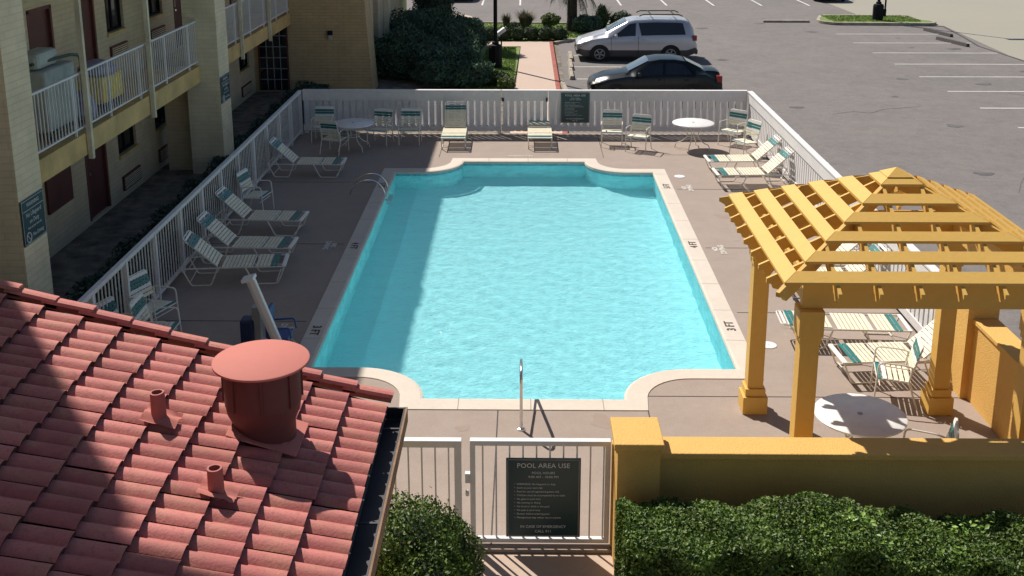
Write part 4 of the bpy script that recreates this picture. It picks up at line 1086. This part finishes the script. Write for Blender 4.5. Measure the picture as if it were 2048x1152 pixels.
for (x, y, h) in ((-2.66, 7.22, .29), (-2.07, 6.55, .26)):
    u = (EXr - x) * pitchlen; zb = RZ + RS * (EXr - x)
    s = MB(); n = 14
    vs = []
    for rr, z in ((.058, -.05), (.055, .05), (.052, h), (.038, h), (.038, h - .1)):
        for k in range(n): a = k * 2 * math.pi / n; vs.append((x + rr * math.cos(a) * (1 + .05 * math.sin(3 * a)), y + rr * math.sin(a), zb + z))
    fs = [(i * n + k, i * n + (k + 1) % n, (i + 1) * n + (k + 1) % n, (i + 1) * n + k) for i in range(4) for k in range(n)] + [tuple(4 * n + k for k in range(n))]
    s.add(vs, fs); pv = s.build('vent_pipe', 'pipered', tb, smooth=True)
    s = MB(); g2 = []
    G = 8
    for i in range(G + 1):
        for j in range(G + 1):
            uu = u - .12 + .26 * i / G; yy = y - .11 + .22 * j / G
            g2.append(rp(uu, yy, .10 + .016 * math.sin(yy * 41.9 + 1) + rng.uniform(-.006, .006)))
    s.add(g2, [(i * (G + 1) + j, i * (G + 1) + j + 1, (i + 1) * (G + 1) + j + 1, (i + 1) * (G + 1) + j) for i in range(G) for j in range(G)])
    s.build('pipe_flashing', 'ventred', pv, smooth=True)

# ================================================================== VEHICLES
def car(name, label, spec, loc, flip=False):
    """front at x=0, rear at x=L, y half widths, built along +x"""
    t = thing(name, (0, 0, 0), label, 'car')
    L = spec['L']; xs = np.linspace(0, L, 61)
    top = np.interp(xs, *zip(*spec['top'])); belt = np.interp(xs, *zip(*spec['belt'])); w_ = np.interp(xs, *zip(*spec['w'])); zl = np.interp(xs, *zip(*spec['low'])); wr = np.interp(xs, *zip(*spec['wr']))
    def ring(i):
        W, B, T, Lo, Wr = w_[i], belt[i], top[i], zl[i], wr[i]
        cab = max(0., min(1., (T - B) / .12))
        B = min(B, T - .012)
        return [(W * .93, Lo), (W * .985, Lo + (.27 if spec.get('cladding') else .10)), (W, (Lo + B) / 2 + .02), (W * .985, B - .10), (W * .955, B - .005),
                (W * .93 * (1 - cab) + (Wr + .02) * cab, T - .012 - .07 * cab), (Wr * .92 * cab + W * .86 * (1 - cab), T - .005), (Wr * .55 * cab + W * .5 * (1 - cab), T + .012), (0, T + .018)]
    rings = [ring(i) for i in range(61)]
    s = MB(); vs = []; fs = []; mi = []
    K = 9; full = 2 * K - 1
    for i, rg in enumerate(rings):
        row = [(xs[i], -y, z) for y, z in rg] + [(xs[i], y, z) for y, z in rg[-2::-1]]
        vs += row
    for i in range(60):
        for k in range(full - 1):
            fs.append((i * full + k, i * full + k + 1, (i + 1) * full + k + 1, (i + 1) * full + k))
            mi.append(1 if (k in (0, full - 2) and spec.get('cladding')) or (spec.get('cladding') and k in (1, full - 3) and False) else 0)
        fs.append((i * full, (i + 1) * full, (i + 1) * full + full - 1, i * full + full - 1)); mi.append(1)
    fs.append(tuple(range(full))); mi.append(0); fs.append(tuple(60 * full + k for k in range(full - 1, -1, -1))); mi.append(0)
    s.v = vs; s.f = fs; s.mi = mi
    s.build('body', [spec['paint'], spec.get('clad', spec['paint'])], t, smooth=True, local=True)
    def P(x, v, side, out=.006):
        """point on the side glass zone: v 0 at belt .. 1 at roof shoulder"""
        i = min(59.999, max(0, x / L * 60)); a = int(i); f = i - a
        r0, r1 = rings[a], rings[a + 1]
        y = lambda k: r0[k][0] * (1 - f) + r1[k][0] * f; z = lambda k: r0[k][1] * (1 - f) + r1[k][1] * f
        yy = y(4) * (1 - v) + y(5) * v + out; zz = z(4) * (1 - v) + z(5) * v
        return (x, side * yy, zz)
    for (x0b, x0t, x1b, x1t) in spec['side_win']:
        for side in (-1, 1):
            s = MB(); n = 8; vs = []
            for j in range(n + 1):
                f = j / n; vs.append(P(x0b * (1 - f) + x1b * f, .06, side)); vs.append(P(x0t * (1 - f) + x1t * f, .93, side))
            s.add(vs, [(2 * j, 2 * j + 1, 2 * j + 3, 2 * j + 2) for j in range(n)]); s.build('side_window', 'carglass', t, local=True)
    for nm, (xa, xb) in (('windshield', spec['ws']), ('rear_window', spec['rw'])):
        s = MB(); vs = []; n = 10; cols = 9
        for j in range(n + 1):
            x = xa + (xb - xa) * j / n; i = min(59.999, x / L * 60); a = int(i); f = i - a
            rr = [((1 - f) * rings[a][k][0] + f * rings[a + 1][k][0], (1 - f) * rings[a][k][1] + f * rings[a + 1][k][1]) for k in range(6, 9)]
            full_ = [(-y, z) for y, z in rr] + [(y, z) for y, z in rr[-2::-1]]
            for y, z in full_: vs.append((x + (-.012 if nm == 'windshield' else .012), y * .95, z + .028))
        m5 = 5; s.add(vs, [(j * m5 + k, j * m5 + k + 1, (j + 1) * m5 + k + 1, (j + 1) * m5 + k) for j in range(n) for k in range(m5 - 1)])
        s.build(nm, 'carglass_front' if nm == 'windshield' else 'carglass_front', t, smooth=True, local=True)
    rw = spec['wheel']
    for x in spec['axles']:
        for side in (-1, 1):
            W = float(np.interp(x, xs, w_))
            s = MB(); y0 = side * (W - .10); y1 = side * (W + .006)
            s.tube([(x, y0, rw), (x, y1, rw)], rw, 26); wh = s.build('wheel', 'rubber', t, local=True)
            s = MB(); s.tube([(x, y1 - side * .02, rw), (x, y1 + side * .006, rw)], rw * .66, 22); s.build('rim', 'rubber', wh, local=True)
            s = MB()
            for k in range(5):
                a = k * 2 * math.pi / 5 + x; s.beam((x, y1 + side * .012, rw), (x + rw * .6 * math.cos(a), y1 + side * .012, rw + rw * .6 * math.sin(a)), .055, .02, (0, 1, 0))
            s.tube([(x + rw * .62 * math.cos(a), y1 + side * .01, rw + rw * .62 * math.sin(a)) for a in [k * math.pi / 10 for k in range(20)]], .018, 5, True)
            s.build('spokes', 'grey', wh, local=True)
            s = MB(); ya = side * (W + .003); pts = []
            for k in range(15):
                a = math.pi * k / 14; pts.append((x + (rw + .075) * math.cos(a), rw + (rw + .065) * math.sin(a)))
            pts = [(x + rw + .075, rw * .7)] + pts + [(x - rw - .075, rw * .7)]
            s.add([(px, ya - side * .05, pz) for px, pz in pts] + [(px, ya, pz) for px, pz in pts], [tuple(range(len(pts))), tuple(range(2 * len(pts) - 1, len(pts) - 1, -1))] + [(i, (i + 1) % len(pts), len(pts) + (i + 1) % len(pts), len(pts) + i) for i in range(len(pts))])
            s.build('wheel_arch', 'rubber', t, local=True)
    Wf = w_[2]; zf = spec['hl']
    for side in (-1, 1):
        s = MB(); x1 = .34
        s.add([(-.012 + .03, side * Wf * .62, zf - .07), (.16, side * (Wf * .99), zf - .06), (x1 + .12, side * (float(np.interp(x1, xs, w_)) * .985 + .012), zf + .02), (x1, side * (float(np.interp(x1, xs, w_)) * .93), zf + .10), (.06, side * Wf * .62, zf + .06)],
              [(0, 1, 2, 3, 4)]); s.build('headlight', 'lampglass', t, local=True)
        s = MB(); xr = L - .02; W = w_[-2]; zt = spec['tl']
        s.box(L - .20, L - .02, min(side * W * .74, side * (W + .022)), max(side * W * .74, side * (W + .022)), zt - .10, zt + .12); s.build('tail_light', 'redlamp', t, bevel=.02, local=True)
        xm = spec['ws'][0] + .28; i = int(xm / L * 60)
        s = MB(); a0, a1 = sorted((side * (w_[i] * .95), side * (w_[i] + .17))); s.box(xm, xm + .12, a0, a1, belt[i] + .0, belt[i] + .13); s.build('wing_mirror', spec['paint'], t, bevel=.03, local=True)
        for xh in spec['handles']:
            s = MB(); s.box(xh, xh + .14, min(side * (w_[30] * .985), side * (w_[30] + .02)), max(side * (w_[30] * .985), side * (w_[30] + .02)), belt[30] - .15, belt[30] - .11); s.build('door_handle', spec['paint'], t, bevel=.008, local=True)
        for xd in spec['seams']:
            s = MB(); s.box(xd - .006, xd + .006, min(side * (w_[30] - .03), side * (w_[30] + .001)), max(side * (w_[30] - .03), side * (w_[30] + .001)), .28, belt[30] - .02); s.build('door_seam', 'rubber', t, local=True)
    for xx, zz in ((-.03, spec['bump']), (L - .07, spec['bump'])):
        s = MB(); s.box(xx, xx + .12, -w_[3] * .93, w_[3] * .93, zz - .13, zz + .09); s.build('bumper', spec.get('clad', spec['paint']), t, bevel=.05, local=True)
    s = MB(); s.box(-.035, .0, -.26, .26, spec['bump'] + .12, spec['bump'] + .2); s.build('grille', 'rubber', t, local=True, bevel=.01)
    s = MB(); s.box(L + .0, L + .03, -.26, .26, spec['plate'], spec['plate'] + .15); s.build('number_plate', 'white', t, local=True)
    sx, sz = spec.get('SX', 1), spec.get('SZ', 1)
    if sx != 1:
        for ob in [c for c in t.children] + [g_ for c in t.children for g_ in c.children]: ob.data.transform(Matrix.Diagonal((sx, 1, sz, 1)))
    t.location = loc[:3]; t.rotation_euler = (0, 0, R(loc[3])); return t
M['silver'] = mat('silver_car_paint', (.50, .50, .54), .3, metal=.35, coat=.6)
M['greyclad'] = mat('dark_cladding', (.075, .07, .075), .55)
M['blackcar'] = mat('black_car_paint', (.004, .007, .009), .28, coat=.12, spec=.3)
M['carglass'] = mat('car_side_glass', (.012, .014, .018), .06, spec=.7)
M['carglass_front'] = mat('car_windshield_glass', (.10, .13, .16), .05, spec=.9)
M['rubber'] = mat('tyre_rubber', (.014, .014, .015), .8)
M['lampglass'] = mat('headlight_lens', (.62, .56, .42), .15)
M['redlamp'] = mat('tail_lens', (.30, .03, .025), .2)
van = dict(L=4.9, SX=.965, SZ=.935, top=[(0, .72), (.12, .86), (.55, 1.0), (1.12, 1.16), (1.22, 1.20), (2.05, 1.66), (2.35, 1.73), (3.2, 1.77), (4.2, 1.75), (4.55, 1.68), (4.72, 1.38), (4.84, 1.05), (4.9, .70)],
           belt=[(0, .70), (.6, .92), (1.2, 1.02), (3, 1.08), (4.6, 1.12), (4.9, .7)], w=[(0, .66), (.12, .80), (.4, .89), (.9, .925), (4.3, .925), (4.75, .88), (4.9, .80)],
           low=[(0, .32), (.3, .22), (4.5, .22), (4.9, .36)], wr=[(0, .6), (1.2, .66), (2.2, .70), (4.3, .70), (4.7, .66), (4.9, .6)], paint='silver', clad='greyclad', cladding=True,
           side_win=[(1.45, 2.12, 2.38, 2.40), (2.62, 2.50, 4.42, 4.30)], ws=(1.24, 2.04), rw=(4.56, 4.80), wheel=.33, axles=(.93, 3.82), hl=.74, tl=.98, handles=(2.30, 2.62), seams=(1.40, 2.50), bump=.42, plate=.62)
v = car('parked_minivan', 'silver minivan with dark lower sides and roof rack, parked beyond the black car', van, (2.06, 43.55, -.08, 0)); v['category'] = 'minivan'
s = MB()
for side in (-1, 1):
    s.tube(fillet([(2.45, side * .62, 1.76), (2.60, side * .62, 1.83), (4.0, side * .62, 1.83), (4.15, side * .62, 1.76)], .08), .022, 6)
for x in (2.9, 3.8): s.beam((x, -.62, 1.835), (x, .62, 1.835), .05, .02)
s.build('roof_rack', 'rubber', v, local=True)
sed = dict(L=4.38, SX=.965, top=[(0, .62), (.12, .74), (.5, .86), (1.12, .96), (1.25, 1.0), (1.95, 1.36), (2.3, 1.42), (2.8, 1.42), (3.15, 1.36), (3.78, 1.06), (4.2, 1.03), (4.32, .98), (4.38, .70)],
           belt=[(0, .60), (.6, .80), (1.2, .90), (2.5, .94), (3.8, .98), (4.38, .68)], w=[(0, .60), (.12, .76), (.4, .85), (.9, .868), (3.8, .868), (4.2, .83), (4.38, .74)],
           low=[(0, .30), (.3, .19), (4.0, .19), (4.38, .32)], wr=[(0, .5), (1.2, .58), (2, .61), (3, .61), (3.7, .56), (4.38, .5)], paint='blackcar', clad='blackcar',
           side_win=[(1.50, 2.02, 2.38, 2.40), (2.48, 2.48, 3.36, 3.08)], ws=(1.27, 1.94), rw=(3.16, 3.76), wheel=.31, axles=(.87, 3.38), hl=.63, tl=.80, handles=(2.20, 3.10), seams=(1.42, 2.43), bump=.40, plate=.66)
car('parked_car', 'black four-door sedan parked just behind the back fence', sed, (2.12, 35.25, -.08, 0))

sedan = [o for o in COL.objects if o.name == 'parked_car'][0]
for x_, lb in ((-3.9, 'dark car at the top edge, only its shadowed end in view above the conifer side'), (17.7, 'dark car at the top edge, beyond the grass island')):
    c_ = copy_tree(sedan); c_.location = (x_, 63.1, -.08); c_.rotation_euler = (0, 0, R(90)); c_['label'] = lb
# ------------------------------------------------------------------ wheel stops
def wheel_stop(x, y, rz, L, label, m='curb'):
    s = MB(); s.prism([(-.09, 0), (.09, 0), (.06, .13), (-.06, .13)], -L / 2, L / 2, 'y')
    for k in (-L * .3, L * .3): s.lathe([(.014, .13), (.014, .137)], (0, k, 0), 8)
    o = s.build('wheel_stop', m, None, bevel=.01); o.location = (x, y, -.075); o.rotation_euler = (0, 0, R(rz)); tag(o, label, 'wheel stop', 'concrete wheel stops')
for x, y, rz, L, lb in ((1.86, 43.55, 0, 1.7, 'farthest concrete wheel stop, in front of the silver minivan'), (1.78, 41.55, 0, 1.75, 'middle concrete wheel stop of the row before the minivan'),
                        (1.72, 39.6, 0, 1.75, 'concrete wheel stop between the minivan and the black sedan'), (1.38, 36.9, 3, 2.2, 'wheel stop by the red kerb, in front of the black sedan'),
                        (19.15, 50.6, 12, 2.2, 'dark wheel stop nearest the grass island on the right'), (18.72, 47.7, 14, 2.2, 'crooked dark wheel stop in the second stall on the right')):
    wheel_stop(x, y, rz, L, lb, 'curb' if x < 5 else 'black_ink')

# ------------------------------------------------------------------ lamp posts, island
def lamp_post(x, y, label, h=7.5, w=.42, ph=.85, twin=False):
    t = thing('lamp_post', (x, y, 0), label, 'lamp post', 'parking lot lamp posts')
    s = MB(); s.lathe([(w * .62, -.06), (w * .62, ph - .12), (w * .56, ph - .02), (w * .30, ph + .02)], (x, y, 0), 10, .3); s.build('pedestal', 'blackmetal', t)
    s = MB(); s.lathe([(.13, 0), (.13, .08), (.08, .10)], (x, y, ph + .02), 14); s.build('base_plate', 'blackmetal', t)
    s = MB(); s.lathe([(.075, 0), (.06, h)], (x, y, ph + .1), 14); s.build('pole', 'blackmetal', t)
    if twin:
        s = MB(); s.box(x + .28, x + .35, y - .1, y - .04, .35, 3.2); s.box(x + .18, x + .36, y - .14, y, .25, .6); s.build('conduit', 'blackmetal', t)
    s = MB(); s.box(x - .25, x + .6, y - .18, y + .18, ph + h, ph + h + .18); s.build('lamp_head', 'blackmetal', t, bevel=.03)
lamp_post(-1.10, 41.0, 'dark lamp post with thick pedestal on the grass beside the walkway')
lamp_post(17.57, 54.5, 'dark lamp post with conduit standing on the grass island', twin=True)
isl = thing('traffic_island', (17.3, 54.9, 0), 'kerbed grass island in the parking lot at top right', 'island')
P_ = fillet([(14.55, 54.3, 0), (15.1, 53.55, 0), (19.9, 53.35, 0), (20.25, 53.9, 0), (18.9, 56.4, 0), (15.3, 56.6, 0)], .6, 5, True)
s = MB(); s.prism([(p.x, p.y) for p in P_], -.07, .05); s.build('turf', 'grass', isl)
s = MB()
for i in range(len(P_)): s.beam(P_[i] + Vector((0, 0, -.01)), P_[(i + 1) % len(P_)] + Vector((0, 0, -.01)), .16, .14)
s.build('kerb', 'curb', isl)
s = MB(); s.box(11.9, 14.2, 54.45, 54.65, -.07, .03); tag(s.build('kerb_stone', 'curb', None, bevel=.02), 'low separate kerb stone left of the grass island', 'kerb')
t = thing('garden_floodlight', (-.98, 46.0, 0), 'small white floodlight on a short dark stake by the walkway corner', 'floodlight')
s = MB(); s.lathe([(.03, 0), (.03, .5)], (-.98, 45.9, 0), 8); s.build('stake', 'blackmetal', t)
s = MB(); s.beam((-1.2, 45.85, .50), (-.82, 45.9, .78), .34, .16); s.build('lamp_head', 'white', t, bevel=.04)
s = MB(); s.beam((-1.26, 45.84, .455), (-1.20, 45.85, .50), .30, .14); s.build('lens', 'grey', t)

# ================================================================== PLANTS
bush('boxwood_bush', [(-1.10, 9.05, .60, .58, .60, .84), (-.74, 9.30, .42, .36, .42, .70), (-.88, 8.62, .52, .48, .5, .68)], 48000, .040, 'hedge', 'rounded glossy-leaved bush left of the near gate', 'bush', seed=2, lump=.07, core=.76, depth=.35)
# clipped hedge in front of the yellow wall
def hedge():
    t = thing('hedge', (3.6, 9.3, 0), 'dark glossy hedge growing along the near yellow wall', 'hedge')
    rng = np.random.default_rng(5); n = 150000
    x0, x1, y0, y1 = .98, 6.0, 8.75, 9.88
    def H(x, y): return 1.12 + .07 * np.sin(x * 2.3 + .6) * np.cos(y * 2) + .035 * np.sin(x * 6.1 + y * 3) + .025 * np.sin(x * 13 + 2) - np.where(x > 3.25, .13, 0) - .25 * np.clip((y - 9.3) / .7, 0, 1) ** 2
    x = rng.uniform(x0, x1, n); y = rng.uniform(y0, y1, n)
    which = rng.random(n)
    z = H(x, y) - rng.random(n) ** 2 * .16 + rng.normal(0, .018, n)
    N = np.tile(np.array([0, -.15, 1.]), (n, 1)); P = np.stack([x, y, z], 1)
    f = which < .38
    lump = .07 * np.sin(x * 5 + 1) * np.sin(z * 4) + .05 * np.sin(x * 11)
    zz = rng.random(n) * H(x, y0)
    P[f] = np.stack([x, y0 + lump + rng.random(n) ** 2 * .15 - .03, zz], 1)[f]; N[f] = (0, -1, .35)
    g_ = (which > .38) & (which < .46)
    P[g_] = np.stack([x0 + rng.random(n) ** 2 * .12 + .04 * np.sin(y * 9) - .02, y, rng.random(n) * H(x0 + 0 * x, y)], 1)[g_]; N[g_] = (-1, 0, .3)
    leaf_mesh('foliage', P, N, .040, 'hedge', 5, None, .55, t, .75)
    # solid dark inside of twigs so the wall does not show through
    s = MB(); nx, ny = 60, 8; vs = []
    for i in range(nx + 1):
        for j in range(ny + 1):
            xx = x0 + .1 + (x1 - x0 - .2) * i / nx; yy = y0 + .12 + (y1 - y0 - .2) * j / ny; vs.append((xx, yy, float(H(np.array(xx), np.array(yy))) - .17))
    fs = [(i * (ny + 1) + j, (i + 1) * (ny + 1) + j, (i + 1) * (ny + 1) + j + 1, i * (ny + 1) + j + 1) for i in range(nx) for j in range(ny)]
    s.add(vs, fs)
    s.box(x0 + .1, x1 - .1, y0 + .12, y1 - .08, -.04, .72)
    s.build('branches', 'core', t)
    # young pale shoots
    P = []
    for cx, cy, cz, k in ((2.35, 8.8, .98, 60), (2.45, 8.68, .76, 90), (3.15, 9.15, 1.14, 45), (4.0, 8.9, .95, 60), (4.45, 8.75, .80, 80), (4.2, 9.3, 1.0, 35), (1.1, 8.75, .80, 30), (3.3, 8.95, 1.05, 60)):
        q = rng.normal(0, 1, (k, 3)) * np.array([.10, .07, .05]) + np.array([cx, cy, cz + .03]); P.append(q)
    P = np.concatenate(P); tag(leaf_mesh('young_shoots', P, np.tile(np.array([0, -.3, 1.]), (len(P), 1)), .06, 'hedge_light', 6, None, .55, t, .5), kind='stuff')
hedge()
# dark junipers in the shade of the end wing
J = [([(-4.3, 39.3, .75, 1.2, 1.1, 1.0), (-3.4, 38.7, .6, 1.0, 1.0, .8)], 'large dark juniper bush against the end wing corner'),
     ([(-2.9, 40.8, .75, 1.1, 1.2, 1.0), (-2.3, 39.7, .50, .7, .8, .65)], 'large dark juniper bush behind the lamp post pedestal'),
     ([(-4.3, 42.6, .9, 1.2, 1.3, 1.15), (-3.3, 43.6, .8, 1.0, 1.1, 1.0)], 'tall dark bush in the second row by the building side'),
     ([(-2.5, 43.6, .7, .95, 1.0, .85)], 'dark spreading bush just left of the sunlit lawn'),
     ([(-1.9, 37.3, .35, .85, .7, .5), (-3.0, 37.2, .35, .8, .6, .48)], 'low blue-green spreading juniper just behind the back fence')]
for i, (bl, lb) in enumerate(J): bush('juniper_bush', bl, 9000, .16, 'juniper', lb, 'bush', 'dark bushes beside the end wing', seed=20 + i, lump=.16, aspect=.35, spread=.9)
bush('shrub', [(-.95, 37.3, .22, .42, .4, .26)], 1800, .10, 'shrub', 'small pale green shrub beside the walkway just behind the fence', 'shrub', seed=40)
bush('shrub', [(-.62, 36.7, .18, .30, .3, .22)], 1200, .09, 'shrub_pale', 'little yellow-green shrub at the near end of the walkway', 'shrub', seed=41)
# conifer
t = thing('columnar_conifer', (-4.0, 48.0, 0), 'tall dense dark conifer beside the end of the building', 'tree')
P, N = blob_points([(-4.0, 48.0, 2.6, 1.0, 1.0, 2.7), (-4.0, 48.0, 5.2, .75, .75, 2.2)], 14000, 8, .3, .1, .10)
leaf_mesh('crown', P, N, .17, 'conifer', 8, [(-4.0, 48.0, 2.6, .8, .8, 2.4), (-4, 48, 5.0, .6, .6, 1.9)], .35, t, .6)
s = MB(); s.lathe([(.16, 0), (.12, 1.2)], (-4, 48, -.05), 10); s.build('trunk', 'trunk', t)
# low hedge row added in place of a cast shadow along the cross path
bush('shadow_band_hedge', [(-2.2 + k * .62, 48.15 + .06 * math.sin(k * 2), .22, .42, .38, .34) for k in range(7)], 6000, .09, 'shrub', 'low dark hedge row added in place of a shadow band between the far lawn and the cross path', 'hedge', seed=44, lump=.1)
# ornamental grasses: thin blades
def grass_clump(x, y, r, h, n, label, seed):
    t = thing('ornamental_grass', (x, y, 0), label, 'grass clump', 'ornamental grass clumps'); rr = random.Random(seed); s = MB()
    for i in range(n):
        a = rr.uniform(0, 2 * math.pi); L = h * rr.uniform(.7, 1.1); o = r * rr.uniform(.3, 1.0); bx_ = x + .08 * math.cos(a); by = y + .08 * math.sin(a)
        p0 = Vector((bx_, by, -.03)); p1 = Vector((x + o * .5 * math.cos(a), y + o * .5 * math.sin(a), L * .7)); p2 = Vector((x + o * math.cos(a), y + o * math.sin(a), L * rr.uniform(.75, 1)))
        w = Vector((-math.sin(a), math.cos(a), 0)) * .016
        s.add([p0 - w, p0 + w, p1 + w, p1 - w, p2], [(0, 1, 2, 3), (3, 2, 4)])
    s.build('blades', 'grassblade', t)
grass_clump(.05, 50.3, .75, 1.05, 420, 'big feathery grass clump on the far lawn right of the lamp pole', 1)
grass_clump(-.85, 50.6, .4, .9, 160, 'small tan grass clump on the far lawn just left of the big one', 2)
grass_clump(3.75, 52.0, .8, 1.0, 300, 'pale grass clump behind the minivan roof', 3)
bush('shrub', [(-.5, 50.2, .22, .33, .3, .28)], 900, .09, 'shrub', 'small dark mound at the foot of the tan grass clumps', 'shrub', seed=50)
bush('shrub', [(1.2, 50.6, .55, .45, .42, .28), (1.05, 50.4, .25, .2, .2, .22)], 2000, .09, 'shrub_pale', 'yellow-green flat-topped shrub left of the palm', 'shrub', seed=51)
bush('shrub', [(2.75, 50.4, .38, .55, .5, .45), (3.2, 50.6, .35, .4, .4, .4)], 2600, .10, 'juniper', 'dark rounded shrub at the palm foot, behind the minivan bonnet', 'shrub', seed=52)
bush('shrub', [(3.62, 51.2, .55, .28, .28, .6)], 1500, .10, 'shrub', 'upright dark green shrub between the palm and the minivan', 'shrub', seed=53)
bush('shrub', [(4.6, 51.8, .35, .6, .5, .42)], 1800, .10, 'shrub', 'loose green shrub peeking over the minivan windshield', 'shrub', seed=54)
# palm
t = thing('palm_tree', (2.22, 51.0, 0), 'palm tree with hanging fronds at the top edge, on the far lawn', 'palm')
s = MB(); s.lathe([(.30, -.05), (.24, .5), (.22, 1.5), (.24, 2.6), (.20, 3.0)], (2.22, 51.0, 0), 14); s.build('trunk', 'trunk', t, smooth=True)
rr = random.Random(9)
for k in range(30):
    a = k * 2.399; el = R(rr.uniform(-40, 50)); L = rr.uniform(1.3, 1.9)
    s = MB(); base = Vector((2.22, 51.0, 2.15 + rr.uniform(-.3, .3))); d = Vector((math.cos(a) * math.cos(el), math.sin(a) * math.cos(el), math.sin(el)))
    pts = []; p = base.copy(); v_ = d.copy()
    for i in range(9): pts.append(p.copy()); p += v_ * (L / 8); v_ = (v_ + Vector((0, 0, -.24))).normalized()
    for i in range(2, 9):
        fw = (pts[i] - pts[i - 1]).normalized(); sd = fw.cross(Vector((0, 0, 1))); sd = sd.normalized() if sd.length > .01 else Vector((1, 0, 0))
        for sg in (-1, 1):
            for h_ in (0, .5):
                c = pts[i - 1].lerp(pts[i], h_); tip = c + sd * sg * .42 * (1 - .06 * i) + fw * .28 + Vector((0, 0, -.22)); wv = fw * .022
                s.add([c - wv, c + wv, tip], [(0, 1, 2)])
    s.tube(pts, .014, 4); s.build('frond', 'palmleaf', t)
# dark groundcover between fence and building, one uncountable bed
rng = np.random.default_rng(77); n = 26000
x = rng.uniform(-7.6, -6.5, n); y = rng.uniform(10.5, 36.0, n); z = .30 + .1 * np.sin(y * 3) * np.sin(x * 4) - rng.random(n) ** 2 * .32
o = leaf_mesh('groundcover', np.stack([x, y, z], 1), np.tile(np.array([0, 0, 1.]), (n, 1)), .12, 'conifer', 77, None, .45, None, .7); tag(o, 'dark low groundcover in the shaded strip between the left fence and the building', 'groundcover', kind='stuff')
# grass blades on the sunlit lawns
rng = np.random.default_rng(78)
Ps = []
for (a0, a1, b0, b1, k) in ((-1.6, -.35, 36.2, 45.9, 6000), (-3.2, 3.6, 48.6, 53.2, 7000), (15.2, 19.6, 53.8, 56.2, 4000)):
    Ps.append(np.stack([rng.uniform(a0, a1, k), rng.uniform(b0, b1, k), np.full(k, .0 if a0 < 10 else .07)], 1))
P = np.concatenate(Ps)
o = leaf_mesh('lawn_blades', P, np.tile(np.array([0, 0, .3]), (len(P), 1)), .09, 'turf', 78, None, .3, None, 1.0); tag(o, 'short grass blades on the sunlit lawns and the island', 'grass', kind='stuff')
